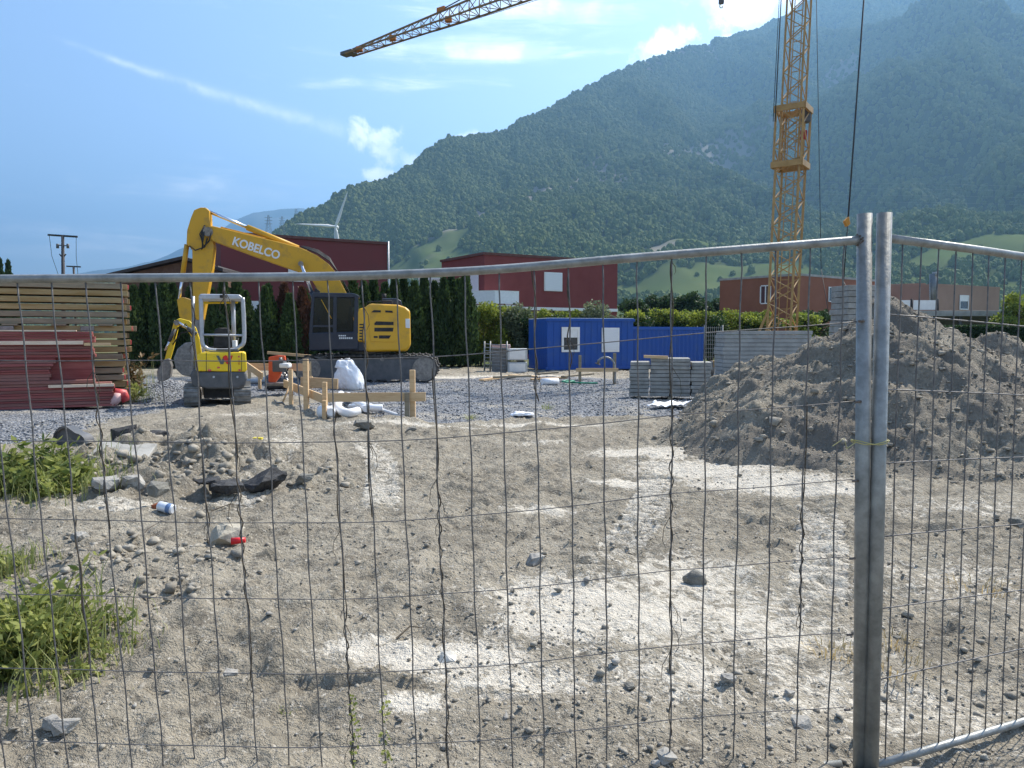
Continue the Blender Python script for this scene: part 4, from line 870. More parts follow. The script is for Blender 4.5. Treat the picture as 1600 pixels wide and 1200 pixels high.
for v in bm.verts:
    q = v.co.copy(); t = (q.z + 1) / 2; lean = -.16 * t; wv = 1 - .42 * t ** 1.5
    n = .16 * mnoise.noise(q * 1.4 + Vector((5, 0, 0))) + .10 * abs(mnoise.noise(q * 3.3)) - .07 * abs(mnoise.noise(q * 7 + Vector((2, 2, 2)))) + .035 * abs(mnoise.noise(Vector((q.x * 12, q.y * 12, q.z * 3))))
    q = q * (1 + n); v.co = (q.x * .47 * wv + lean + (.1 if q.z > .5 and q.x < 0 else 0) * -1, q.y * .4 * wv, max(q.z, -.7) * .56)
me = bpy.data.meshes.new('rubble_sack'); bm.to_mesh(me); bm.free(); me.polygons.foreach_set('use_smooth', [True] * len(me.polygons)); me.materials.append(sackm); o = link('rubble_sack', me); o.location = (p.x + .05, p.y + .35, p.z + .39); tag(o, 'bulging white rubble sack standing on the gravel', 'sack')
# white drain pipes in a tangle
def pipe(pts, r, label, m=plasticw, name='drain_pipe'):
    q = []
    for a, b_, dz in pts:
        g = on_ground(a, b_); q.append(Vector((g.x, g.y, g.z + r + dz)))
    o = MB().tube(sub_curve(q, 8), r, 14).build(name, m); tag(o, label, 'pipe'); return o
pipe([(517, 650, 0), (524, 640, 0), (535, 630, .02)], .075, 'straight white pipe end leaning by the stake'); pipe([(533, 630, .12), (528, 646, .05), (542, 652, .0), (560, 649, 0)], .085, 'bent white drain pipe curling towards the heap of pipes')
pipe([(545, 629, .1), (562, 640, .05), (580, 646, .04), (598, 646, .04)], .075, 'white drain pipe with open end lying over the others'); pipe([(565, 628, .0), (590, 640, 0), (622, 652, 0)], .035, 'thin grey white conduit lying under the pipes', mat('conduit', (.55, .56, .57), None, rough=.5)); pipe([(548, 641, .0), (562, 640, 0), (572, 644, 0)], .07, 'short white pipe piece in the middle of the tangle')
p = on_ground(508, 652); MB_ = MB(); MB_.tube([(p.x - .12, p.y + .1, p.z + .1), (p.x + .14, p.y, p.z + .1)], [.12, .12], 16); o = MB_.build('pipe_coil', plasticw); tag(o, 'short fat white pipe stub behind the stake', 'pipe')
p = on_ground(436, 634); e = empty('pickaxe', p, 'old pickaxe leaning on the sloping batter board', 'pickaxe'); MB().tube([P(442, 628, p.y), P(453, 602, p.y + .2)], .022, 8).build('handle', wood, e); b = MB(); b.tube([P(428, 624, p.y), P(433, 630, p.y), P(441, 629, p.y), P(446, 634, p.y)], [.012, .03, .032, .012], 6); b.build('head', steel, e)
pipe([(378, 600, 0), (398, 600, 0), (420, 597, 0)], .09, 'grey pipe lying behind the mini excavator', mat('grey_pipe', (.33, .35, .37), None)); p = on_ground(470, 556)
o = MB().bar(P(418, 551, 29.5), P(492, 557, 29.5), .12, .1).build('timber_beam', wood); tag(o, 'long pale beam behind the excavator track', 'beam')
# stake frame with stand pipe near the blue container
e = empty('stake_frame', on_ground(930, 598), 'low timber stake frame in front of the blue container', 'stake frame'); s, q1 = stake(e, 906, 555, 601, .09, m=greywood); s, q2 = stake(e, 960, 552, 601, .1, m=greywood)
board(e, P(900, 578, q1.y - .07), P(966, 578, q1.y - .07), .12)
e = empty('stand_pipe', q2, 'curved stand pipe with a tap tied to the stake', 'stand pipe'); b = MB(); y_ = q2.y - .12; b.tube(sub_curve([P(961, 598, y_), P(961, 575, y_), P(957, 563, y_), P(948, 558, y_), P(939, 560, y_), P(936, 563, y_)], 5), .03, 8); b.build('pipe', galv, e)
b = MB(); b.tube([P(936, 562, y_), P(934, 569, y_)], .045, 8); b.tube([P(930, 567, y_), P(938, 570, y_)], .02, 6); b.build('tap', steel, e)
# loose planks on the gravel
pl = [((752, 597), (806, 590), .12), ((796, 592), (838, 595), .12), ((770, 598), (830, 597), .1), ((830, 596), (885, 594), .14), ((838, 590), (870, 588), .1), ((880, 597), (925, 593), .1)]
names = ['weathered plank lying in front of the grey crates', 'pale plank lying across another plank', 'lower plank under the crossing planks', 'short thick plank beside the white roll', 'thin plank behind the white roll', 'plank end beyond the green hose']
for (a, c, w), lb in zip(pl, names):
    p, q = on_ground(*a), on_ground(*c); o = MB().bar(p + Vector((0, 0, .07 + .06 * (pl.index((a, c, w)) % 3))), q + Vector((0, 0, .09 + .06 * (pl.index((a, c, w)) % 3))), .2, .06).build('plank', wood if w > .1 else greywood); tag(o, lb, 'plank', 'loose planks on the gravel')
p = on_ground(860, 602); o = MB().tube([(p.x - .28, p.y, p.z + .11), (p.x + .25, p.y + .25, p.z + .11)], .11, 14).build('pipe_roll', plasticw); tag(o, 'white plastic roll lying beside the planks', 'roll')
b = MB(); g = on_ground(893, 600); b.tube(sub_curve([(g.x - .1 + .22 * math.cos(t), g.y + .25 * math.sin(t * 1.1), g.z + .05 + .03 * (t % 2)) for t in np.arange(0, 9, .9)] + [(g.x + .5, g.y - .1, g.z + .04), (g.x + .85, g.y - .15, g.z + .04)], 4), .03, 6); tag(b.build('garden_hose', greenm), 'green hose coiled beside the planks', 'hose')
# grey crates and wire racks
e = empty('storage_crate', P(800, 583, 33), 'two pale grey stacked crates beside the blue container', 'crates')
for k, (t, b_) in enumerate(((545, 563), (566, 583))):
    o = pprism([(793, b_), (793, t), (824, t), (824, b_)], 32.6, 1.0, 'crate', mat('crate_grey', (.42, .44, .44), (.5, .52, .52), 4, .6), e, .02); pprism([(796, b_ - 2), (796, t + 2), (821, t + 2), (821, b_ - 2)], 32.58, .03, 'crate_lid', white, o, .01)
e = empty('wire_rack', P(775, 583, 33), 'galvanised wire rack stacked beside the grey crates', 'rack')
for a in (757, 766, 792):
    MB().tube([P(a, 583, 32.7), P(a, 533, 32.7)], .035, 6).build('upright', galv, e)
for b_ in range(9): MB().tube([P(757, 537 + b_ * 5.4, 32.7), P(792, 540 + b_ * 5.2, 32.7)], .02, 5).build('rung', galv, e)
pprism([(768, 581), (768, 545), (792, 546), (792, 581)], 32.9, .6, 'rack_box', mat('rack_grey', (.2, .2, .2), (.3, .3, .3), 5, .7), e, .02); o = MB().box(tuple(P(783, 541, 33)), (.8, .6, .15)).build('red_folded_sheet', mat('pink_sheet', (.45, .25, .24), (.5, .4, .38), 6), e, .03)

# ------------------------------------------------------------------ slab stacks
def slab_stack(name, c, dirx, cols, layers, L, W_, t, label, m=slabm, seed=1, gap=.012, jit=.02, mets=None):
    rnd = random.Random(seed); e = empty(name, c, label, 'slab stack'); dx = Vector((math.cos(dirx), math.sin(dirx), 0)); dy = Vector((-math.sin(dirx), math.cos(dirx), 0)); rot = Matrix.Rotation(dirx, 3, 'Z')
    for i, nl in enumerate(layers):
        off = rnd.uniform(-.01, .01)
        for k in range(nl):
            q = Vector(c) + dx * ((i - (cols - 1) / 2) * (L + .02) + rnd.uniform(-jit, jit) + off) + dy * rnd.uniform(-jit, jit) + Vector((0, 0, .06 + t / 2 + k * t))
            MB().box(q, (L, W_, t - gap), rot).build('slab', m, e, .006, 1)
    for k in range(3): MB().box(Vector(c) + dx * (k - 1) * cols * L * .4 + Vector((0, 0, .02)), (.1, W_, .07), rot).build('pallet_bearer', greywood, e)
    return e
c = P(1046, 622, 19.9); c = Vector((c.x, 19.9, 0)); ss_ = slab_stack('slab_stack', c, R(-10), 4, (9, 10, 10, 9), .49, .9, .098, 'low stack of grey concrete slabs beside the blue container', seed=4)
p = P(1015, 561, 19.6); o = MB().bar((p.x - .15, 19.6, 1.08), (p.x + .45, 19.5, 1.06), .16, .07).build('loose_board', wood); tag(o, 'short board lying on the low slab stack', 'board')
c = P(1340, 500, 19.5); slab_stack('slab_stack', (c.x, 19.6, 0), R(8), 1, (19,), .95, .8, .148, 'tall stack of grey concrete slabs rising behind the earth heap', seed=5)
e = empty('board_stack', P(1200, 560, 25), 'stack of long grey boards under the crane', 'board stack'); x0, x1 = P(1131, 530, 25).x, P(1268, 530, 25).x
for k in range(13):
    j = rnd.uniform(-.05, .05); MB().box2((x0 + j, 25, .05 + k * .132), (x1 + j, 26.1, .05 + k * .132 + .12)).build('board', greyc, e, .006, 1)
# white plastic sheet beside the slabs
g = on_ground(1065, 638); bm = bmesh.new(); bmesh.ops.create_grid(bm, x_segments=28, y_segments=18, size=1)
for v in bm.verts: q = v.co; v.co = (q.x * .55 + .25 * q.y, q.y * .3, .05 + .13 * abs(mnoise.noise(Vector((q.x * 2.2, q.y * 2.2, 1)))) + .05 * mnoise.noise(Vector((q.x * 6, q.y * 6, 4))) + .08 * max(q.x, 0))
me = bpy.data.meshes.new('plastic_sheet'); bm.to_mesh(me); bm.free(); me.polygons.foreach_set('use_smooth', [True] * len(me.polygons)); me.materials.append(sackm); o = link('plastic_sheet', me); o.location = (g.x, g.y + .1, g.z + .02); s_ = o.modifiers.new('s', 'SOLIDIFY'); s_.thickness = .01; tag(o, 'crumpled white plastic sheet between slabs and earth heap', 'sheet')
p = on_ground(815, 650); crumpled('rag', (p.x, p.y, p.z + .04), (.22, .12, .05), sackm, 'flat white rag lying at the gravel edge', 'rag', 9)

# ------------------------------------------------------------------ blue containers
def container(p0, p1, depthdir, dep, h, name, label, corr, parent=None):
    e = empty(name, p0, label, 'container'); p0, p1 = Vector(p0), Vector(p1); d = (p1 - p0); L = d.length; d.normalize(); n = Vector(depthdir).normalized(); 
    b = MB(); b.prism([p0, p1, p1 + n * dep, p0 + n * dep], (0, 0, h)); b.build('body', contm, e, .02)
    if corr:
        def ribs(a, dd, LL, nn):
            k = int(LL / .26)
            for i in range(k):
                c = a + dd * (LL * (i + .5) / k); MB().bar(c + Vector((0, 0, .12)) - nn * .018, c + Vector((0, 0, h - .12)) - nn * .018, .13, .04).build('rib', contm, e)
        ribs(p0, d, L, n if n.y > 0 else -n); ribs(p0, n, dep, d)
    for q in (p0, p1):
        for zz in (.06, h - .06): MB().box(q + Vector((0, 0, zz)), (.14, .14, .12)).build('corner_casting', contm, e, .01)
    for zz in (.07, h - .05):
        MB().bar(p0 + Vector((0, 0, zz)) - n * .02, p1 + Vector((0, 0, zz)) - n * .02, .06, .12).build('frame_rail', contm, e)
    MB().prism([p0 + Vector((0, 0, h + .003)) - n * .02, p1 + Vector((0, 0, h + .003)) - n * .02, p1 + n * dep + Vector((0, 0, h + .003)), p0 + n * dep + Vector((0, 0, h + .003))], (0, 0, .03)).build('roof', white if not corr else contm, e)
    return e, d, n
gA = P(855, 580, 34.2); gB = P(989, 577, 35.6); A0 = Vector((gA.x, 34.2, .04)); B0 = Vector((gB.x, 35.6, .04)); dd = (B0 - A0).normalized(); nn_ = Vector((-dd.y, dd.x, 0)); H = P(855, 499, 34.2).z
ec, d, n = container(A0, B0, nn_, 2.4, H, 'site_container', 'blue site cabin container with two white windows', False)
for i in range(1, 14): c = A0 + d * ((B0 - A0).length * i / 14); MB().bar(c + Vector((0, 0, .15)) - n * .008, c + Vector((0, 0, H - .12)) - n * .008, .02, .016).build('rib', contm, ec)
for i in range(1, 10): c = A0 + n * (2.4 * i / 10); MB().bar(c + Vector((0, 0, .15)) - d * .008, c + Vector((0, 0, H - .12)) - d * .008, .016, .02).build('rib', contm, ec)
def on_face(c, dr, px, py):
    r = ray(px, py); c = Vector((c[0], c[1], 0))
    t = (r.x * c.y - r.y * c.x) / (r.y * dr[0] - r.x * dr[1]); q = c + Vector((dr[0], dr[1], 0)) * t; k = q.y / r.y; return t, EYE + r.z * k
def window(par, c, dr, nrm, r4, kind='white', fr=.07, m_in=winglass):
    t0, z1 = on_face(c, dr, r4[0], r4[1]); t1, _ = on_face(c, dr, r4[2], r4[1]); tm, z0 = on_face(c, dr, (r4[0] + r4[2]) / 2, r4[3]); c = Vector((c[0], c[1], 0)); D_ = Vector((dr[0], dr[1], 0)); N_ = Vector((nrm[0], nrm[1], 0)).normalized()
    def rect(ta, tb, za, zb, dep, name, m, par_, off=.0): q = [c + D_ * ta + Vector((0, 0, za)), c + D_ * tb + Vector((0, 0, za)), c + D_ * tb + Vector((0, 0, zb)), c + D_ * ta + Vector((0, 0, zb))]; return MB().prism([v + N_ * off for v in q], N_ * dep).build(name, m, par_)
    if kind == 'shut':
        w = rect(t0, t1, z0, z1, .06, 'window', white, par, .003); rect(t0 + fr, t1 - fr, z0 + fr, z1 - fr, .02, 'shutter', mat('shutter_white', (.66, .68, .70), (.72, .73, .74), 2, .6, stretch=(1, 1, 20)), w, .064)
    else:
        w = rect(t0, t1, z0, z1, .02, 'window', m_in, par, .003)
        for q in ((t0, t1, z0, z0 + fr), (t0, t1, z1 - fr, z1), (t0, t0 + fr, z0 + fr, z1 - fr), (t1 - fr, t1, z0 + fr, z1 - fr)): rect(*q, .05, 'frame', white, w, .025)
        if kind == 'mull': rect((t0 + t1) / 2 - fr * .5, (t0 + t1) / 2 + fr * .5, z0 + fr, z1 - fr, .045, 'frame', white, w, .025)
        if kind == 'half': rect(t0 + fr, t1 - fr, z0 + (z1 - z0) * .58, z1 - fr, .03, 'blind', white, w, .026)
    return w
window(ec, A0, d, -n, (877, 511, 905, 550), 'half', .1); window(ec, A0, d, -n, (940, 512, 967, 550), 'shut', .08)
gA = B0 + d * .08 + n * .3; gB = P(1099, 572, 38.2); B1 = Vector((gB.x, 38.2, .04)); dd2 = (B1 - gA).normalized(); container(gA, B1, Vector((-dd2.y, dd2.x, 0)), 2.4, P(1040, 513, 36.8).z, 'storage_container', 'blue corrugated storage container next to the site cabin', True)
# small mesh fence beside the container
e = empty('mesh_barrier', P(1115, 560, 33), 'distant mesh barrier beside the blue storage container', 'barrier'); ya = 33
for a in (1101, 1129): MB().tube([P(a, 565, ya), P(a, 508, ya)], .035, 6).build('post', galv, e)
for k in range(8): MB().tube([P(1101, 512 + k * 6.5, ya), P(1129, 512 + k * 6.5, ya)], .012, 4).build('wire', galv, e)
for k in range(1, 9): MB().tube([P(1101 + k * 3.1, 510, ya), P(1101 + k * 3.1, 562, ya)], .01, 4).build('wire', galv, e)

# ------------------------------------------------------------------ houses
def house(name, corner, dl, ll, dr_, lr, h, m, label, trim=rooff, over=.12):
    c = Vector((corner[0], corner[1], 0)); l = Vector((*dl, 0)).normalized(); r = Vector((*dr_, 0)).normalized(); e = empty(name, c, label, 'house')
    pts = [c, c + r * lr, c + r * lr + l * ll, c + l * ll]; MB().prism([p - Vector((0, 0, .3)) for p in pts], (0, 0, h + .3)).build('wall', m, e)
    ctr = sum(pts, Vector()) / 4; pts2 = [p + (p - ctr).normalized() * over for p in pts]; MB().prism([p + Vector((0, 0, h + .002)) for p in pts2], (0, 0, .16)).build('roof', trim, e)
    return e, c, l, r
# house behind the excavator
c0 = P(345, 400, 42.5); hA = P(345, 361, 42.5).z; q = P(605, 400, 47.6); r_ = Vector((q.x - c0.x, 47.6 - 42.5, 0)); L_ = r_.length; r_.normalize(); l_ = Vector((-r_.y, r_.x, 0))
e, c, l, r = house('red_house', (c0.x, 42.5), (l_.x, l_.y), 9, (r_.x, r_.y), L_, hA - .16, redwall, 'large dark red flat roofed house behind the big excavator')
window(e, c, r, -l, (384, 470, 408, 510), 'shut', .08); window(e, c, r, -l, (450, 418, 474, 440), 'shut', .08); MB().tube([c + r * (L_ + .05) + Vector((0, 0, 0)) - l * .08, c + r * (L_ + .05) + Vector((0, 0, hA + .05)) - l * .08], .05, 8).build('downpipe', silver, e)
# second red house
c1 = P(757, 400, 50); h1 = P(757, 394, 50).z
q = P(965, 400, 55.8); r1 = Vector((q.x - c1.x, 5.8, 0)); L1 = r1.length; r1.normalize(); l1 = Vector((-r1.y, r1.x, 0)); t, _ = on_face((c1.x, 50), (l1.x, l1.y), 690, 420)
e, c, l, r = house('red_house', (c1.x, 50), (l1.x, l1.y), t, (r1.x, r1.y), L1, h1 - .16, redwall2, 'red flat roofed house with a white balcony and white shutter')
window(e, c, r, -l, (850, 425, 878, 455), 'shut', .06); window(e, c, l, -r, (737, 425, 748, 470), 'shut', .06)
MB().prism([c + r * .6 - l * .0 + Vector((0, 0, P(757, 483, 50).z)), c + r * L1 + Vector((0, 0, P(757, 483, 50).z)), c + r * L1 - l * .06 + Vector((0, 0, P(757, 483, 50).z)), c + r * .6 - l * .06 + Vector((0, 0, P(757, 483, 50).z))], (0, 0, .2)).build('base_trim', white, e)
za, zb = P(757, 481, 50).z, P(757, 455, 49).z; bc = c - r * 1.2 - l * .2
bal = MB().prism([c - l * 1.6 - r * .2 + Vector((0, 0, za)), c - l * 1.6 + r * 1.6 + Vector((0, 0, za)), c + r * 1.6 - l * .02 + Vector((0, 0, za)), c + l * 2.2 - r * 1.6 + Vector((0, 0, za)), c - r * 1.8 + Vector((0, 0, za))], (0, 0, .15)).build('balcony', white, e)
for a, bq in ((c - l * 1.6 - r * .2, c - l * 1.6 + r * 1.6), (c - l * 1.6 - r * .2, c - r * 1.8 + l * .4), (c - l * 1.6 + r * 1.6, c + r * 1.6)):
    MB().bar(a + Vector((0, 0, (za + zb) / 2 + .1)), bq + Vector((0, 0, (za + zb) / 2 + .1)), .05, zb - za - .25).build('railing_panel', plasticw, bal)
    MB().bar(a + Vector((0, 0, zb)), bq + Vector((0, 0, zb)), .06, .06).build('handrail', white, bal)
# white house behind the thujas
c2 = P(655, 440, 62); e, c, l, r = house('white_house', (c2.x, 62), (-.1, 1), 6, (1, .1), P(735, 440, 62).x - c2.x, P(655, 434, 62).z - .16, white, 'white rendered house glimpsed behind the conifers', white)
window(e, c, r, -l, (672, 441, 680, 456), 'glass', .08)
# rust brown house
c3 = P(1247, 430, 55); h3 = P(1247, 427, 55).z; r3 = Vector((.8, .6, 0)); l3 = Vector((-.6, .8, 0)); t, _ = on_face((c3.x, 55), (l3.x, l3.y), 1125, 440); t2, _ = on_face((c3.x, 55), (r3.x, r3.y), 1368, 440)
e, c, l, r = house('brown_house', (c3.x, 55), (l3.x, l3.y), t, (r3.x, r3.y), t2, h3 - .16, orwall, 'rust brown flat roofed house behind the crane', greyc, .06)
window(e, c, l, -r, (1190, 446, 1204, 475), 'mull', .08); window(e, c, r, -l, (1294, 448, 1312, 472), 'mull', .07)
# tan house with terrace
c4 = P(1463, 450, 62); h4 = P(1463, 444.5, 62).z; q = P(1562, 450, 66.5); r4 = Vector((q.x - c4.x, 4.5, 0)); L4 = r4.length; r4.normalize(); l4 = Vector((-r4.y, r4.x, 0))
e, c, l, r = house('tan_house', (c4.x, 62), (l4.x, l4.y), 6, (r4.x, r4.y), L4, h4 - .1, tanwall, 'tan flat roofed house with a metal chimney pipe', tanwall, .03)
window(e, c, r, -l, (1499, 461, 1513, 484), 'half', .08)
k = P(1368, 450, 66).x; MB().prism([(k, 66, 0), (c.x + .2, 64, 0), (c.x + .4, 70, 0), (k, 71, 0)], (0, 0, P(1420, 443.5, 65).z)).build('wing', tanwall, e)
MB().prism([P(1408, 462, 64.8), P(1430, 462, 64.6), P(1430, 469, 64.6), P(1408, 469, 64.8)], (0, .1, 0)).build('wing_window', winglass, e)
ch = MB().tube([P(1458, 470, 61.5), P(1458, 428, 61.5)], .28, 12).build('chimney', mat('chimney_steel', (.14, .16, .17), (.2, .22, .23), 4, .5, .5), e); MB().tube([P(1461, 432, 61.4), P(1461, 425, 61.4)], .2, 10).build('chimney_cap', galv, ch); MB().tube([P(1453, 484, 61.4), P(1453, 441, 61.4)], .06, 8).build('vent_pipe', galv, e)
for a, b_ in ((1389, 1422), (1427, 1463)):
    p0, p1 = P(a, 484, 60), P(b_, 484, 60); MB().box2((p0.x, 60, p0.z), (p1.x, 60.06, P(a, 469, 60).z)).build('terrace_panel', white, e)
for a in (1424.5, 1465): MB().tube([P(a, 490, 60), P(a, 467, 60)], .09, 8).build('terrace_post', blk, e)
p0, p1 = P(1385, 490, 60), P(1466, 490, 60); MB().box2((p0.x, 60.07, 0), (p1.x, 62.5, P(1400, 486, 60).z)).build('terrace_base', greyc, e)
# grey carport
e = empty('carport', P(1520, 510, 52), 'long grey flat roofed carport behind the clipped hedge', 'carport'); x0, x1 = P(1425, 490, 52).x, P(1680, 490, 52).x; zt, zb = P(1500, 485.5, 52).z, P(1500, 494, 52).z
MB().box2((x0, 52, zb), (x1, 57.5, zt)).build('roof', greyc, e, .02); MB().box2((x0 + .3, 57, 0), (x1, 57.3, zb - .002)).build('back_wall', mat('carport_wall', (.22, .23, .24), (.28, .29, .3), 1, .8), e)
for a in (1440, 1500, 1556, 1620): q = P(a, 500, 52.4); MB().box2((q.x - .1, 52.3, 0), (q.x + .1, 52.5, zb - .002)).build('pillar', dgrey, e)
# brown shed with a pitched roof
e = empty('timber_barn', P(250, 440, 40), 'dark brown timber barn with a low pitched roof', 'barn'); YB2 = 40
w_ = [P(180, 432, YB2), P(288, 408, YB2), P(345, 424, YB2)]; w0, w1 = Vector((w_[0].x, YB2, 0)), Vector((w_[2].x, YB2, 0))
MB().prism([w0, w1, Vector((w_[2].x, YB2, w_[2].z)), Vector((w_[1].x, YB2, w_[1].z)), Vector((w_[0].x, YB2, w_[0].z))], (0, 2.2, 0)).build('wall', browntim, e)
for a, b_ in ((P(172, 433, YB2), P(289, 406, YB2)), (P(289, 406, YB2), P(352, 425, YB2))): MB().prism([a + Vector((0, -.35, 0)), b_ + Vector((0, -.35, 0)), b_ + Vector((0, -.35, .16)), a + Vector((0, -.35, .16))], (0, 2.9, 0)).build('roof', mat('dark_roof', (.035, .03, .03), (.06, .05, .05), 4, .8), e)
for k in range(14): x = w0.x + (w1.x - w0.x) * (k + .5) / 14; zt = min(w_[1].z, w_[0].z + (w_[1].z - w_[0].z) * min(1, (x - w0.x) / (w_[1].x - w0.x))) - .1; MB().box2((x - .07, YB2 - .03, .1), (x + .07, YB2 - .002, max(.5, zt - .1))).build('plank', browntim, e)

# ------------------------------------------------------------------ crane
CBX, CBY = P(1221, 500, 30).x, 30.0; JD = Vector((-.82, .572, 0)).normalized(); JN = Vector((-JD.y, JD.x, 0))
cr = empty('tower_crane', (CBX, CBY, 0), 'yellow lattice tower crane with its jib reaching over the site', 'crane')
def cpt(u, v, z): return Vector((CBX + .030 * (z - 1), CBY, 0)) + JD * u + JN * v + Vector((0, 0, z))
def mast(name, s, z0, z1, bay, ch, dg):
    h = s / 2; cs = [(-h, -h), (h, -h), (h, h), (-h, h)]
    root = MB(); root.bar(cpt(*cs[0], z0), cpt(*cs[0], z1), ch); root = root.build(name, cranem, cr)
    for c_ in cs[1:]: MB().bar(cpt(*c_, z0), cpt(*c_, z1), ch).build('chord', cranem, root)
    n = int(round((z1 - z0) / bay)); bz = (z1 - z0) / n
    for f in range(4):
        a, b_ = cs[f], cs[(f + 1) % 4]
        for k in range(n):
            za, zb = z0 + k * bz, z0 + (k + 1) * bz; p, q = (a, b_) if (k + f) % 2 else (b_, a)
            MB().bar(cpt(*p, za), cpt(*q, zb), dg).build('lacing_bar', cranem, root)
    return root
ZJ = 17.8
mast('lower_mast', .88, 1.35, 8.3, .5, .075, .036); mast('upper_mast', .70, 8.0, ZJ + .9, .5, .06, .032); col_ = mast('climbing_collar', 1.02, 8.05, 10.25, .73, .075, .036)
for z in (8.1, 10.2):
    for a, b_ in (((-.55, -.55), (.55, -.55)), ((.55, -.55), (.55, .55)), ((.55, .55), (-.55, .55)), ((-.55, .55), (-.55, -.55))): MB().bar(cpt(*a, z), cpt(*b_, z), .1, .22).build('collar_beam', cranem, col_)
b = MB(); 
for k in range(30): z = 1.5 + k * .56; b.bar(cpt(-.2, .18, z), cpt(.1, .18, z), .025)
b.bar(cpt(-.2, .18, 1.4), cpt(-.2, .18, 18), .03); b.bar(cpt(.1, .18, 1.4), cpt(.1, .18, 18), .03); b.build('ladder', cranem, cr)
MB().box(cpt(-.35, -.35, 10.0), (.35, .35, .5)).build('winch', dgrey, cr, .04); MB().box(cpt(-.3, -.4, 9.3), (.25, .25, .35)).build('winch', mat('crane_red', (.3, .03, .03), None), cr, .03)
# base: slewing platform, ballast, legs
MB().prism([cpt(1.1, -.8, 1.0), cpt(-3.2, -.8, 1.0), cpt(-3.2, .8, 1.0), cpt(1.1, .8, 1.0)], (0, 0, .3)).build('platform', cranem, cr, .02)
MB().tube([cpt(0, 0, .7), cpt(0, 0, 1.0)], .7, 20).build('slew_ring', steel, cr)
for k in range(5): MB().prism([cpt(-2.1, -.75, 1.303 + k * .3), cpt(-3.15, -.75, 1.303 + k * .3), cpt(-3.15, .75, 1.303 + k * .3), cpt(-2.1, .75, 1.303 + k * .3)], (0, 0, .28)).build('ballast_block', greyc, cr, .02)
for a, b_ in ((2, 2), (2, -2), (-2, 2), (-2, -2)): MB().bar(cpt(0, 0, .62), cpt(a, b_, .5), .25, .25).build('outrigger', cranem, cr); MB().tube([cpt(a, b_, -.02), cpt(a, b_, .62)], .1, 10).build('jack', steel, cr)
for s in (-1, 1): MB().bar(cpt(.9, .5 * s, 1.3), cpt(.42, .42 * s, 2.6), .09).build('brace', cranem, cr)
# jib
tip = P(545, 86, 44.3); J0 = cpt(.4, 0, ZJ); JL = (Vector((tip.x, tip.y, 0)) - Vector((J0.x, J0.y, 0))).length; jd = (tip - J0); jd.z = tip.z - J0.z; jd.normalize(); jn = Vector((-jd.y, jd.x, 0)).normalized(); jl = (tip - J0).length
def jp(s, v, w): return J0 + jd * s + jn * v + Vector((0, 0, w))
def jh(s): return .78 * (1 - .72 * max(0, (s - jl * .62) / (jl * .38)))
def jw(s): return .45 * (1 - .35 * max(0, (s - jl * .62) / (jl * .38)))
jibm = mat('jib_silhouette_yellow', (.17, .105, .045), (.25, .16, .07), 3, .55)  # crane yellow with the shade of a silhouette put into the colour
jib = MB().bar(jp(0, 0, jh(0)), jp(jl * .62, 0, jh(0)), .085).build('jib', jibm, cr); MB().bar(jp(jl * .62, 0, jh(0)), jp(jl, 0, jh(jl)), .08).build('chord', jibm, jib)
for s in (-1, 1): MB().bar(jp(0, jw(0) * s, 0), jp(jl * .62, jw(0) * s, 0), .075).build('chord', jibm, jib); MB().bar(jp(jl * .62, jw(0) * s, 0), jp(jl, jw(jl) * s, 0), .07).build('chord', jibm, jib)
nb = 38
for k in range(nb):
    a, b_ = jl * k / nb, jl * (k + 1) / nb; m_ = (a + b_) / 2
    for s in (-1, 1): MB().bar(jp(a, jw(a) * s, 0), jp(m_, 0, jh(m_)), .035).build('lacing_bar', jibm, jib); MB().bar(jp(m_, 0, jh(m_)), jp(b_, jw(b_) * s, 0), .035).build('lacing_bar', jibm, jib)
    s = 1 if k % 2 else -1; MB().bar(jp(a, jw(a) * s, 0), jp(b_, -jw(b_) * s, 0), .03).build('lacing_bar', jibm, jib); MB().bar(jp(b_, jw(b_), 0), jp(b_, -jw(b_), 0), .03).build('lacing_bar', jibm, jib)
MB().box(jp(jl, 0, .1), (.9, .5, .2), Matrix.Rotation(math.atan2(jd.y, jd.x), 3, 'Z')).build('tip_sheave', dgrey, jib, .03)
for s in (.70, .86, .965): MB().box(jp(jl * s, 0, .12), (.35, .3, .25)).build('sheave_box', mat('crane_orange', (.45, .16, .03), None, rough=.6), jib, .03)
ap = cpt(-.4, 0, ZJ + 3.4); MB().bar(cpt(-.2, 0, ZJ + .9), ap, .12).build('apex_strut', jibm, cr); MB().tube([ap, jp(jl * .72, 0, jh(jl * .72) + .08)], .03, 6).build('tie_rope', ropem, cr)
MB().box(jp(jl * .72, 0, jh(jl * .72) + .12), (.5, .12, .2), Matrix.Rotation(math.atan2(jd.y, jd.x), 3, 'Z')).build('tie_bracket', mat('crane_orange', (.45, .16, .03), None), jib)
b = MB(); b.tube([jp(jl * .1, 0, -.25), jp(jl * .4, .1, -.42), jp(jl * .72, .1, -.32), jp(jl * .97, 0, -.02)], .012, 5); b.build('trolley_rope', ropem, cr)
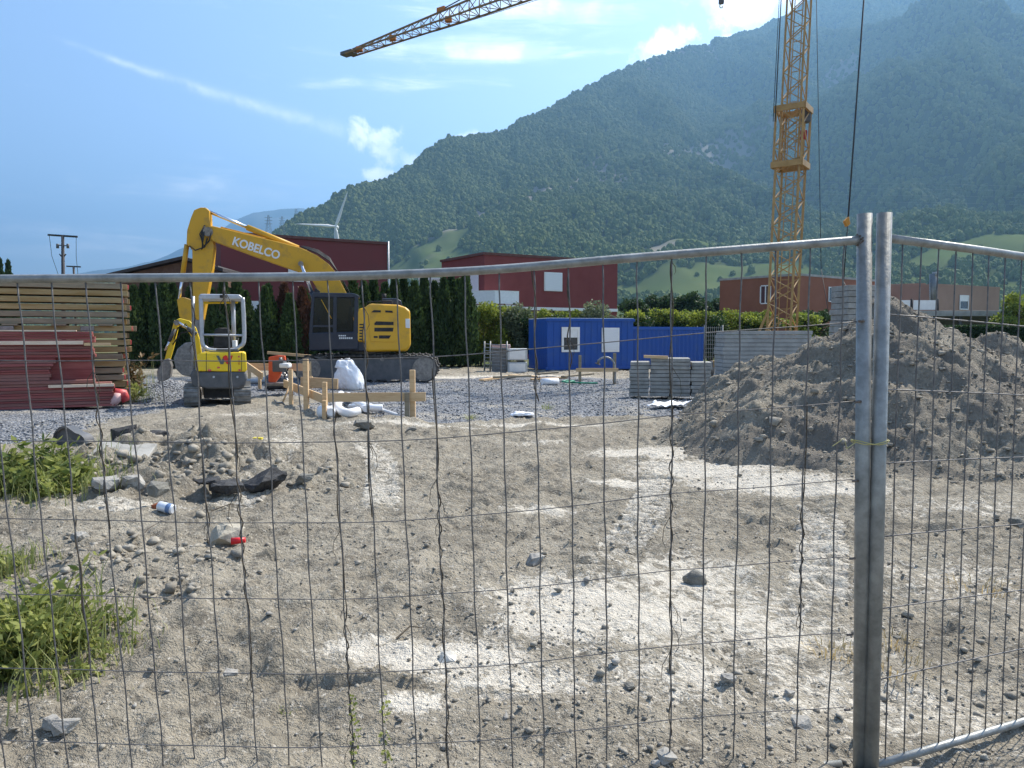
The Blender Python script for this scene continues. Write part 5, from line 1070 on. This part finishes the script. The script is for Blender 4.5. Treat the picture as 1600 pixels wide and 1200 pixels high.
# rear tie ropes and the suspended pulley
for (a, b_, Yr, rr) in (((1354, -60), (1325, 345), 29, .028), ((1325, 345), (1318, 440), 29, .02), ((1275, -40), (1283, 420), 29.6, .012), ((1222, -30), (1211, 190), 29.6, .02), ((1219, -30), (1208, 190), 29.6, .012)): MB().tube([P(*a, Yr), P(*b_, Yr)], rr, 6).build('rope', ropem, cr)
MB().tube([P(1354, -60, 29), ap], .028, 6).build('rope', ropem, cr); MB().tube([P(1318, 440, 29), cpt(-2.6, 0, 2.6)], .02, 6).build('rope', ropem, cr); MB().tube([P(1275, -40, 29.6), ap], .012, 6).build('rope', ropem, cr); MB().tube([P(1283, 420, 29.6), cpt(-2, .3, 1.3)], .012, 6).build('rope', ropem, cr); MB().tube([P(1222, -30, 29.6), cpt(.35, -.3, ZJ)], .02, 6).build('rope', ropem, cr); MB().tube([P(1219, -30, 29.6), cpt(.35, -.25, ZJ)], .012, 6).build('rope', ropem, cr)
pprism([(1320, 345), (1327, 338), (1329, 350), (1324, 354)], 28.9, .2, 'pulley_block', mat('crane_orange2', (.5, .22, .03), None, rough=.6), cr, .02)
hk = empty('hook_block', P(1127, 3, 31.2), 'small crane hook block hanging below the jib', 'hook'); b = MB(); q = P(1127, 3, 31.2); b.tube([q + Vector((0, 0, .05)), q + Vector((0, 0, 1.9))], .02, 6); b.build('hoist_rope', ropem, hk); MB().box(q + Vector((0, 0, .02)), (.2, .14, .2)).build('block', dgrey, hk, .03); b = MB(); b.tube([q + Vector((.06 * math.cos(t) , 0, -.16 + .07 * math.sin(t))) for t in np.arange(1.6, 6.4, .4)], .02, 6); b.build('hook', steel, hk)

# ------------------------------------------------------------------ vegetation behind the site
def leafcloud(pts_c, radii, n, size, seed, shell=.55, up=.1, aspect=1.3):
    rg = np.random.default_rng(seed); out = []; m = max(1, n // len(pts_c))
    for c, r in zip(pts_c, radii):
        d = rg.normal(0, 1, (m, 3)); d /= np.linalg.norm(d, axis=1)[:, None]; rr = shell + (1 - shell) * rg.uniform(0, 1, m) ** .6; out.append(np.array(c) + d * rr[:, None] * np.array(r))
    return leafquads(np.concatenate(out), up, size, rg, aspect)
def make_thuja(seed, m):
    rg = np.random.default_rng(seed); e = empty('thuja', (0, 0, 0)); MB().tube([(0, 0, -.1), (0, 0, .5), (.02, 0, 2.4)], [.09, .07, .015], 7).build('trunk', barkm, e)
    n = 5200; z = rg.uniform(0, 1, n); prof = np.clip((1 - z) * 2.2, 0, 1) ** .75 * (.62 + .38 * np.sin(np.clip(z * 3 + .5, 0, 3.14))); a = rg.uniform(0, 6.28, n); lump = 1 + .16 * np.sin(a * 3 + z * 9 + seed) + .12 * np.sin(a * 5 - z * 17)
    r = .52 * prof * lump * (.6 + .4 * rg.uniform(0, 1, n) ** .5) + .02; pos = np.stack([r * np.cos(a), r * np.sin(a), .05 + 2.95 * z], 1); V, Fc = leafquads(pos, 1.3, .10, rg, 1.7); npmesh('crown', V, Fc, m, e); return e
th = [make_thuja(i, thuja) for i in range(3)] + [make_thuja(9, thujab)]
tp = [(212, 450, 0), (228, 443, 1), (243, 447, 2), (258, 440, 0), (273, 446, 1), (345, 470, 3), (352, 440, 2), (372, 436, 1), (386, 458, 0), (416, 452, 1), (421, 448, 2), (446, 446, 3), (455, 462, 0), (474, 452, 3), (478, 456, 1), (553, 438, 0), (570, 444, 1), (585, 438, 2), (603, 446, 0), (618, 438, 1), (632, 437, 2), (648, 443, 0), (664, 434, 1), (680, 444, 2), (694, 438, 0), (706, 434, 1), (718, 440, 2), (727, 430, 1), (300, 452, 0), (315, 450, 2), (333, 455, 1), (500, 458, 2), (520, 452, 0), (536, 446, 1)]
used = set()
for i, (px, pt_, k) in enumerate(tp):
    Yt = 38 + (i % 3) * .5; t = th[k] if k not in used else copy_tree(th[k]); used.add(k); pz = P(px, pt_, Yt).z; s = pz / 3.0; p = P(px, 560, Yt)
    t.location = (p.x, Yt, 0); t.scale = (1.05 * (s ** .3), 1.05 * (s ** .3), s); t.rotation_euler.z = i * 1.7
    if k == 3: tag(t, 'browned dying thuja standing in the dark conifer hedge', 'conifer', 'browned thujas in the conifer row')
    else:
        wh = 'beside the end of the beam stack' if px < 290 else 'right behind the mini excavator' if px < 345 else 'between the two excavators' if px < 480 else 'behind the big excavator cab' if px < 560 else 'behind the yellow engine housing' if px < 645 else 'between the engine housing and the yellow shrubs'
        tag(t, 'slim dark green thuja ' + wh, 'conifer', 'dark thujas ' + wh)
def make_shrub(name, seed, w, d, h, n, leaf, m, m2=None, topn=0):
    rg = np.random.default_rng(seed); e = empty(name, (0, 0, 0)); b = MB()
    for k in range(5): a = k * 1.3; b.tube([(0.05 * math.cos(a), .05 * math.sin(a), -.05), (w * .25 * math.cos(a), d * .25 * math.sin(a), h * .75)], [.035, .012], 5)
    b.build('stems', barkm, e); k = 16; c = [(rg.uniform(-w, w) * .42, rg.uniform(-d, d) * .35, h * rg.uniform(.2, .82)) for _ in range(k)]; r = [(w * rg.uniform(.16, .28), d * rg.uniform(.18, .3), h * rg.uniform(.13, .24)) for _ in range(k)]
    V, Fc = leafcloud(c, r, n, leaf, seed, .4, .3); npmesh('foliage', V, Fc, m, e)
    if m2:
        c = [(rg.uniform(-w, w) * .45, rg.uniform(-d, d) * .35, h * rg.uniform(.78, .95)) for _ in range(12)]; r = [(w * .16, d * .2, h * .09)] * 12; V, Fc = leafcloud(c, r, topn, leaf, seed + 1, .2, .8); npmesh('top_leaves', V, Fc, m2, e)
    return e
def place_px(o, px, ptop, Y, h0, label, cat, group=None, rot=0, sx=None):
    z = P(px, ptop, Y).z; s = z / h0; p = P(px, 560, Y); o.location = (p.x, Y, 0); o.scale = (sx or s, sx or s, s); o.rotation_euler.z = rot; tag(o, label, cat, group)
hs = make_shrub('hedge_shrub', 21, 2.6, 1.6, 3, 6000, .10, hedged, hedgey, 2200); hs2 = make_shrub('hedge_shrub', 22, 2.6, 1.6, 3, 6000, .10, hedgey, hedgey, 1500)
def WH(px): return 'next to the last thujas' if px < 800 else 'behind the blue site cabin' if px < 1000 else 'behind the blue storage container' if px < 1130 else 'beside the crane mast'
for i, (px, pt_, Y, k) in enumerate([(750, 474, 39.5, 1), (785, 480, 39.5, 1), (812, 484, 39.8, 0), (850, 486, 39.8, 0), (890, 487, 40, 0), (930, 486, 40.2, 0), (990, 486, 40.6, 0), (1030, 484, 40.8, 0), (1070, 486, 41, 1), (1110, 488, 41.3, 0), (1150, 485, 41.5, 1), (1185, 488, 41.8, 0)]):
    o = (hs, hs2)[k]
    if i not in (0, 2): o = copy_tree(o)
    place_px(o, px, pt_, Y, 3.0, ('yellow tipped dark hedge shrub ' if k == 0 else 'bright yellow green hedge shrub ') + WH(px), 'shrub', ('yellow tipped shrubs ' if k == 0 else 'yellow green shrubs ') + WH(px), i * .9, .95)
gs = make_shrub('grey_green_shrub', 31, 2.2, 1.6, 3.4, 4200, .12, shrubg); place_px(gs, 945, 470, 39.2, 3.4, 'tall grey green shrub above the site cabin roof', 'shrub', None, 0, .9)
g2 = copy_tree(gs); place_px(g2, 815, 474, 39.4, 3.4, 'grey green shrub beside the white balcony', 'shrub', None, 1, .8)
def make_tree(name, seed, h, w, n, leaf, m):
    rg = np.random.default_rng(seed); e = empty(name, (0, 0, 0)); b = MB(); b.tube([(0, 0, -.2), (.05, 0, h * .3), (.0, .1, h * .7)], [.2, .15, .04], 8)
    k = 26; c, r = [], []
    for i in range(k):
        a = rg.uniform(0, 6.28); t = rg.uniform(.28, .92); rr = w * .42 * math.sin(min(3.0, .5 + t * 2.4)) * rg.uniform(.3, 1); q = (rr * math.cos(a), rr * math.sin(a), h * t); c.append(q); r.append((w * rg.uniform(.11, .2),) * 2 + (h * rg.uniform(.06, .11),)); b.tube([(0, 0, h * t * .6), (q[0] * .6, q[1] * .6, q[2] * .92), q], [.05, .03, .01], 5)
    b.build('trunk', barkm, e); V, Fc = leafcloud(c, r, n, leaf, seed, .35, .2); npmesh('crown', V, Fc, m, e); return e
t1 = make_tree('garden_tree', 41, 5, 4.5, 7000, .17, treed); t2 = make_tree('garden_tree', 42, 5, 4.5, 7000, .17, treey)
tl = [(990, 466, 70, 0, 'dark broadleaf tree behind the hedge beside the red house'), (1030, 460, 74, 0, 'round dark tree behind the middle of the hedge'), (1075, 456, 78, 0, 'tallest dark tree behind the hedge'), (1105, 466, 72, 0, 'small dark tree next to the rust brown house'), (1585, 455, 50, 1, 'yellow green tree beside the tan house'), (1625, 448, 55, 1, 'yellow green tree by the carport end'), (1270, 484, 44, 0, 'leafy green bush behind the crane base'), (1250, 486, 43, 1, 'bright leafy bush right behind the crane mast')]
for px_, pt_, Y_, lb in ((6, 408, 85, 'dark conifer top above the beam stack'), (19, 411, 88, 'second dark conifer top above the beam stack')):
    o = copy_tree(th[0]); place_px(o, px_, pt_, Y_, 3.0, lb, 'conifer', None, .4, 1.5); del o['group']
u = set()
for i, (px, pt_, Y, k, lb) in enumerate(tl):
    o = (t1, t2)[k]
    if k in u: o = copy_tree(o)
    u.add(k); place_px(o, px, pt_, Y, 5.0, lb, 'tree', None, i * 1.3, None if Y > 60 else .75)
# clipped dark hedge on the right
e = empty('clipped_hedge', P(1560, 540, 44), 'neatly clipped dark green hedge below the carport', 'hedge'); rg = np.random.default_rng(5); x0, x1 = P(1490, 520, 44).x, P(1700, 520, 44).x; zt = P(1560, 509, 44).z
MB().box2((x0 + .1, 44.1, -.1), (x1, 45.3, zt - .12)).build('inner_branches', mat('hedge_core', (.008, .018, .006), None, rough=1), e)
n = 26000; fz = rg.uniform(0, 1, n); top = rg.uniform(0, 1, n) < .3; pos = np.stack([rg.uniform(x0, x1, n), np.where(top, rg.uniform(44, 45.3, n), 44 + rg.uniform(0, .12, n)), np.where(top, zt - rg.uniform(0, .1, n), fz * zt)], 1); V, Fc = leafquads(pos, .3, .07, rg, 1.5); o = npmesh('leaves', V, Fc, hedged, e); tag(o, kind='stuff')
# dark ground-level hedge line behind the excavators so that the row is closed
# ------------------------------------------------------------------ poles, pylons, turbine
e = empty('power_pole', P(98, 440, 70), 'dark power line pole with a wide top crossarm', 'power pole'); a, t = P(99, 522, 70), P(98, 368, 70)
MB().tube([(a.x, 70, 0), t], [.2, .13], 10).build('pole', mat('pole_dark', (.05, .045, .045), None), e); MB().bar(P(75, 367, 70), P(121, 370, 70), .14, .16).build('crossarm', blk, e)
for k in (90, 106): MB().tube([P(k, 381, 70), P(k, 388, 70)], .12, 8).build('insulator', dgrey, e)
MB().bar(P(91, 383, 70), P(104, 384, 70), .08).build('bracket', blk, e); MB().bar(P(93, 397, 70), P(98, 403, 70), .08).build('bracket', blk, e); MB().bar(P(103, 397, 70), P(98, 403, 70), .08).build('bracket', blk, e)
for k, x_ in ((77, 92), (119, 122)): MB().tube([P(k, 368, 70), P(k + 4 * (1 if k < 90 else 0), 400, 71), P(x_, 432, 72)], .02, 5).build('cable', ropem, e)
e = empty('power_pole', P(115, 440, 120), 'smaller far power pole with a flat crossarm', 'power pole'); t = P(115, 416, 120); MB().tube([(t.x, 120, 0), t], .16, 8).build('pole', MATS['pole_dark'], e); MB().bar(P(104, 416, 120), P(126, 417, 120), .2).build('crossarm', blk, e)
def pylon(px, ptop, pbot, Y, label, w):
    b = MB(); t, g = P(px, ptop, Y), P(px, pbot, Y); h = t.z - g.z
    def q(i, z): s = w * (1 - .85 * z); return Vector((g.x + s * (-1, 1, 1, -1)[i], Y + s * (-1, -1, 1, 1)[i], g.z + h * z))
    for i in range(4): b.bar(q(i, 0), q(i, 1), h * .008)
    for k in range(8):
        for i in range(4): b.bar(q(i, k / 8), q((i + 1) % 4, (k + 1) / 8), h * .007)
    for z in (.62, .76, .9): b.bar(Vector((g.x - h * .17, Y, g.z + h * z)), Vector((g.x + h * .17, Y, g.z + h * z)), h * .014)
    tag(b.build('pylon', mat('pylon_grey', (.12, .13, .13), None, rough=.7)), label, 'pylon')
pylon(420, 336, 372, 1250, 'lattice pylon standing on the ridge behind the boom', 5); pylon(441, 338, 366, 1500, 'fainter lattice pylon right of the first ridge pylon', 5); pylon(463, 326, 345, 1650, 'small lattice pylon at the end of the forest ridge', 5)
q = [P(1478, 292, 700), P(1478, 278, 700)]
for k, (ya, yb_) in enumerate(((262, 288), (270, 296), (281, 306), (292, 317))):
    pts = [P(940 + i * 134.5, ya + (yb_ - ya) * i / 4 + 18 * (i / 4) * (1 - i / 4) * 1.5, 690) for i in range(5)] + [P(1800, yb_ + 8, 690)]
    tag(MB().tube(sub_curve(pts, 5), .055, 4).build('power_line', MATS['galvanised']), ['highest', 'second', 'third', 'lowest'][k] + ' power line crossing before the wooded slope', 'power line')
# wind turbine
e = empty('wind_turbine', P(525, 500, 700), 'white wind turbine turning behind the dark red house', 'wind turbine'); hb = P(523, 355, 700)
twm = mat('turbine_white', (.62, .64, .64), None, rough=.5); MB().tube([(hb.x + 1, 702, 0), (hb.x + .6, 702, hb.z - 1)], [2.6, 1.5], 16).build('tower', twm, e)
MB().tube([hb + Vector((1.5, -4.5, 0)), hb + Vector((1.5, -2.5, 0)), hb + Vector((1, 3, 0)), hb + Vector((.5, 7, .2))], [.6, 1.9, 2.1, 1.3], 14).build('nacelle', twm, e)
for tx, ty in ((543, 299), (462, 350), (535, 412)):
    t = P(tx, ty, 696); h0 = hb + Vector((1.5, -3.5, 0)); d = (t - h0); L = 41.0 if tx != 535 else 41.0; d.normalize(); s = d.cross(Vector((0, 1, 0))).normalized(); sec = [(0, .9, .9), (.05, 1.0, .9), (.2, 1.75, .5), (.5, 1.2, .3), (.85, .7, .15), (1, .15, .05)]; vs = []
    LL = L if tx == 535 else (t - h0).length
    for f, wd, th_ in sec: c = h0 + d * LL * f; vs += [c - s * wd, c + Vector((0, -th_, 0)), c + s * wd * .8, c + Vector((0, th_, 0))]
    b = MB(); b.add(vs, [(4 * i + j, 4 * i + (j + 1) % 4, 4 * i + 4 + (j + 1) % 4, 4 * i + 4 + j) for i in range(5) for j in range(4)], True); b.build('blade', twm, e)

# ------------------------------------------------------------------ mountains
ridge_px = [(-500, 470), (300, 440), (400, 392), (440, 360), (475, 336), (520, 309), (560, 291), (600, 285), (640, 263), (665, 241), (700, 219), (740, 213), (790, 207), (810, 190), (860, 170), (900, 146), (960, 116), (1000, 98), (1060, 80), (1120, 63), (1180, 45), (1220, 30), (1270, -2), (1340, -60), (1500, -150), (1700, -190), (2300, -150)]
ru = np.array([ray(a, b).x / ray(a, b).y for a, b in ridge_px]); re = np.array([ray(a, b).z / ray(a, b).y for a, b in ridge_px])
def terrain(uu, tt):
    """uu: direction (x/y), tt: 0 foot .. 1 ridge .. >1 beyond. returns x, y(depth), z"""
    e = np.interp(uu, ru, re); Dr = np.interp(uu, [-1.1, -.33, -.15, .1, .35, .7, 1.3], [1500, 1550, 1750, 2300, 2900, 3400, 3600]); Df = np.interp(uu, [-1.1, -.35, -.1, .2, .5, 1.3], [1250, 1150, 850, 640, 520, 480])
    D = Df + (Dr - Df) * tt; zr = e * Dr
    s = np.clip(tt, 0, 1); prof = .42 * s + .58 * s ** 1.8; prof = np.where(tt > 1, 1 - (tt - 1) * 1.2, prof)
    x = uu * D; z = zr * prof
    bump = sstep(tt, 0.02, .3) * (1 - sstep(tt, .86, 1.0)); f = fbm(x * .0022, D * .0016, 301, 5, .55); g = 1 - np.abs(fbm(x * .0045 + D * .001, D * .0012, 311, 4, .5)) * 2
    z = z + bump * (zr * .13 * f + zr * .05 * (g - .6)) + bump * np.exp(-((uu - .22) / .16) ** 2 - ((tt - .16) / .09) ** 2) * 42
    fine = sstep(tt, .6, 1) * (1 - sstep(tt, 1.0, 1.2)); z = z + fine * zr * .012 * fbm(x * .02, D * .01, 321, 3)
    return x, D, np.maximum(z, -2 + 0 * z)
uu, tt = np.meshgrid(np.linspace(-.72, 1.25, 420), np.concatenate([np.linspace(0, 1, 240), np.linspace(1.03, 1.5, 14)])); X, D, Z = terrain(uu, tt)
def cover(uu, tt, X, D):
    n = fbm(X * .009, D * .012, 401, 5, .6); m = np.zeros_like(X)
    m = np.maximum(m, 1.15 * np.exp(-((uu + .12) / .07) ** 4 - ((tt - .32) / .17) ** 4)); m = np.maximum(m, 1.0 * np.exp(-((uu - .26) / .13) ** 2 - ((tt - .125 - .05 * (uu - .26)) / .022) ** 2)); m = np.maximum(m, 1.0 * np.exp(-((uu - .155) / .04) ** 2 - ((tt - .065) / .035) ** 2)); m = np.maximum(m, .9 * np.exp(-((uu - .2) / .08) ** 2 - ((tt - .2) / .012) ** 2)); m = np.maximum(m, .8 * np.exp(-((uu + .04) / .05) ** 2 - ((tt - .45) / .02) ** 2)); m = np.maximum(m, .75 * np.exp(-((uu - .6) / .1) ** 2 - ((tt - .1) / .012) ** 2))
    m = m + .22 * (1 - sstep(tt, .12, .34)) * sstep(uu, -.05, .1)
    return sstep(m + n * .75, .42, .55)
def rocky(uu, tt, X, D):
    n = fbm(X * .005 + 9, D * .005, 411, 4, .6); m = .8 * np.exp(-((uu - .2) / .07) ** 2 - ((tt - .2) / .05) ** 2) + .55 * np.exp(-((uu - .02) / .12) ** 2 - ((tt - .5) / .08) ** 2) + .4 * sstep(tt, .75, 1) + .45 * np.exp(-((tt - .55 - .2 * uu) / .05) ** 2)
    return sstep(m + n * .9, .5, .75)
mm = bpy.data.materials.new('hillside'); mm.use_nodes = True; nt = mm.node_tree; N = nt.nodes; Lk = nt.links; b = N['Principled BSDF']; b.inputs['Roughness'].default_value = 1; b.inputs['Specular IOR Level'].default_value = 0
def _mx(f, a, c):
    x = N.new('ShaderNodeMix'); x.data_type = 'RGBA'; Lk.new(f, x.inputs[0])
    for i, v in ((6, a), (7, c)):
        if isinstance(v, tuple): x.inputs[i].default_value = (*v, 1)
        else: Lk.new(v, x.inputs[i])
    return x.outputs[2]
tc = N.new('ShaderNodeTexCoord'); tn = N.new('ShaderNodeTexNoise'); tn.inputs['Scale'].default_value = .02; tn.inputs['Detail'].default_value = 8; Lk.new(tc.outputs['Object'], tn.inputs['Vector']); a1 = N.new('ShaderNodeAttribute'); a1.attribute_name = 'meadow'; a2 = N.new('ShaderNodeAttribute'); a2.attribute_name = 'rock'
Lk.new(_mx(a2.outputs['Fac'], _mx(a1.outputs['Fac'], _mx(tn.outputs['Fac'], (.03, .05, .018), (.075, .085, .04)), _mx(tn.outputs['Fac'], (.06, .095, .03), (.115, .13, .055))), _mx(tn.outputs['Fac'], (.16, .15, .12), (.24, .22, .18))), b.inputs['Base Color'])
ny, nx = X.shape; idx = np.arange(nx * ny).reshape(ny, nx); Fq = np.stack([idx[:-1, :-1], idx[:-1, 1:], idx[1:, 1:], idx[1:, :-1]], -1).reshape(-1, 4)
ho = npmesh('mountain', np.stack([X, D, Z], -1).reshape(-1, 3), Fq, mm, smooth=True); tag(ho, kind='structure')
mw, rk = cover(uu, tt, X, D), rocky(uu, tt, X, D)
for nm, arr in (('meadow', mw), ('rock', rk)): a = ho.data.attributes.new(nm, 'FLOAT', 'POINT'); a.data.foreach_set('value', arr.ravel().astype(np.float32))
# forest: a point per tree on the slope, crowns grown by geometry nodes
rg = np.random.default_rng(77); n = 420000
u_ = rg.uniform(-.7, 1.2, n); t_ = rg.uniform(0.0, 1.03, n); X, D, Z = terrain(u_, t_); area = D * np.interp(u_, [-1.1, .1, .7, 1.3], [500, 1700, 2900, 3100]); keep = rg.uniform(0, 1, n) < area / area.max() * 1.3
k2 = np.where(cover(u_, t_, X, D) > .35, .008, 1.0) * np.where(rocky(u_, t_, X, D) > .5, .35, 1.0); keep &= rg.uniform(0, 1, n) < k2; X, D, Z, t_ = X[keep], D[keep], Z[keep], t_[keep]
me = bpy.data.meshes.new('forest'); me.vertices.add(len(X)); me.vertices.foreach_set('co', np.stack([X, D, Z + 1.5], -1).ravel().astype(np.float32)); a = me.attributes.new('size', 'FLOAT', 'POINT'); a.data.foreach_set('value', (rg.uniform(2.0, 4.6, len(X)) ** 1.0 * (1 + .5 * t_)).astype(np.float32)); me.update()
fo = link('forest', me); tag(fo, 'dense dark green forest covering the mountain slope', 'forest', kind='stuff')
fm = leafmat('forest_crown', (.018, .042, .012), (.13, .16, .045), .0, 1.0); me.materials.append(fm)
ng = bpy.data.node_groups.new('forest_crowns', 'GeometryNodeTree'); ng.interface.new_socket('Geometry', in_out='INPUT', socket_type='NodeSocketGeometry'); ng.interface.new_socket('Geometry', in_out='OUTPUT', socket_type='NodeSocketGeometry')
GN = ng.nodes; gl = ng.links; gi = GN.new('NodeGroupInput'); gout = GN.new('NodeGroupOutput'); jn = GN.new('GeometryNodeJoinGeometry')
for k in range(3):
    ic = GN.new('GeometryNodeMeshIcoSphere'); ic.inputs['Radius'].default_value = 1; ic.inputs['Subdivisions'].default_value = 3; spn = GN.new('GeometryNodeSetPosition'); nz_ = GN.new('ShaderNodeTexNoise'); nz_.noise_dimensions = '4D'; nz_.inputs['W'].default_value = k * 5.3; nz_.inputs['Scale'].default_value = 1.7; nz_.inputs['Detail'].default_value = 3
    sb = GN.new('ShaderNodeVectorMath'); sb.operation = 'SUBTRACT'; sb.inputs[1].default_value = (.5, .5, .5); scn = GN.new('ShaderNodeVectorMath'); scn.operation = 'SCALE'; scn.inputs['Scale'].default_value = 1.5; gl.new(nz_.outputs['Color'], sb.inputs[0]); gl.new(sb.outputs[0], scn.inputs[0]); gl.new(ic.outputs[0], spn.inputs['Geometry']); gl.new(scn.outputs[0], spn.inputs['Offset'])
    tfm = GN.new('GeometryNodeTransform'); tfm.inputs['Scale'].default_value = (1, 1, (1.05, 1.35, 1.9)[k]); gl.new(spn.outputs[0], tfm.inputs[0]); sm = GN.new('GeometryNodeSetMaterial'); sm.inputs['Material'].default_value = fm; gl.new(tfm.outputs[0], sm.inputs[0]); g2i = GN.new('GeometryNodeGeometryToInstance'); gl.new(sm.outputs[0], g2i.inputs[0]); gl.new(g2i.outputs[0], jn.inputs[0])
iop = GN.new('GeometryNodeInstanceOnPoints'); iop.inputs['Pick Instance'].default_value = True; at = GN.new('GeometryNodeInputNamedAttribute'); at.data_type = 'FLOAT'; at.inputs['Name'].default_value = 'size'; rv = GN.new('FunctionNodeRandomValue'); rv.data_type = 'FLOAT_VECTOR'; rv.inputs[0].default_value = (-.1, -.1, 0); rv.inputs[1].default_value = (.1, .1, 6.28)
mtp = GN.new('GeometryNodeMeshToPoints'); gl.new(gi.outputs[0], mtp.inputs[0]); gl.new(mtp.outputs[0], iop.inputs['Points']); gl.new(jn.outputs[0], iop.inputs['Instance']); gl.new(at.outputs['Attribute'], iop.inputs['Scale']); gl.new(rv.outputs[0], iop.inputs['Rotation']); gl.new(iop.outputs[0], gout.inputs[0])
md = fo.modifiers.new('crowns', 'NODES'); md.node_group = ng
# far blue range
fp = [(-900, 455), (-300, 440), (0, 436), (120, 428), (210, 416), (250, 404), (300, 383), (345, 360), (375, 343), (400, 332), (440, 327), (480, 325), (540, 335), (640, 360), (800, 420)]
fu = np.array([(a - 800) / 1200 for a, b in fp]); fe = np.array([(522 - b) / 1200 for a, b in fp]); uu, tt = np.meshgrid(np.linspace(-1.4, 0, 220), np.linspace(0, 1.3, 50)); e_ = np.interp(uu, fu, fe); D = 5500 + 3500 * tt; zr = e_ * 9000; X = uu * D
Z = zr * np.where(tt <= 1, .3 * tt + .7 * tt ** 1.5, 1 - (tt - 1) * 1.5) + sstep(tt, .05, .4) * (1 - sstep(tt, .9, 1)) * zr * .16 * fbm(X * .0012, D * .0012, 501, 4) + zr * .015 * fbm(X * .006, D * .001, 511, 3) * sstep(tt, .7, 1); ny, nx = X.shape; idx = np.arange(nx * ny).reshape(ny, nx); Fq = np.stack([idx[:-1, :-1], idx[:-1, 1:], idx[1:, 1:], idx[1:, :-1]], -1).reshape(-1, 4)
fr_ = npmesh('far_mountain', np.stack([X, D, np.maximum(Z, -2)], -1).reshape(-1, 3), Fq, mat('far_slope', (.04, .06, .03), (.10, .10, .08), .002, 1, spec=0), smooth=True); tag(fr_, kind='structure')

# ------------------------------------------------------------------ haze
hm = bpy.data.materials.new('haze'); hm.use_nodes = True; nt = hm.node_tree; nt.nodes.clear(); o_ = nt.nodes.new('ShaderNodeOutputMaterial'); pv = nt.nodes.new('ShaderNodeVolumePrincipled'); pv.inputs['Color'].default_value = (.30, .60, 1.0, 1); pv.inputs['Density'].default_value = 1.4e-4; pv.inputs['Anisotropy'].default_value = .45; nt.links.new(pv.outputs[0], o_.inputs['Volume'])
hb_ = MB().box2((-14000, -400, -8), (14000, 15000, 2250)).build('haze', hm); tag(hb_, kind='stuff')
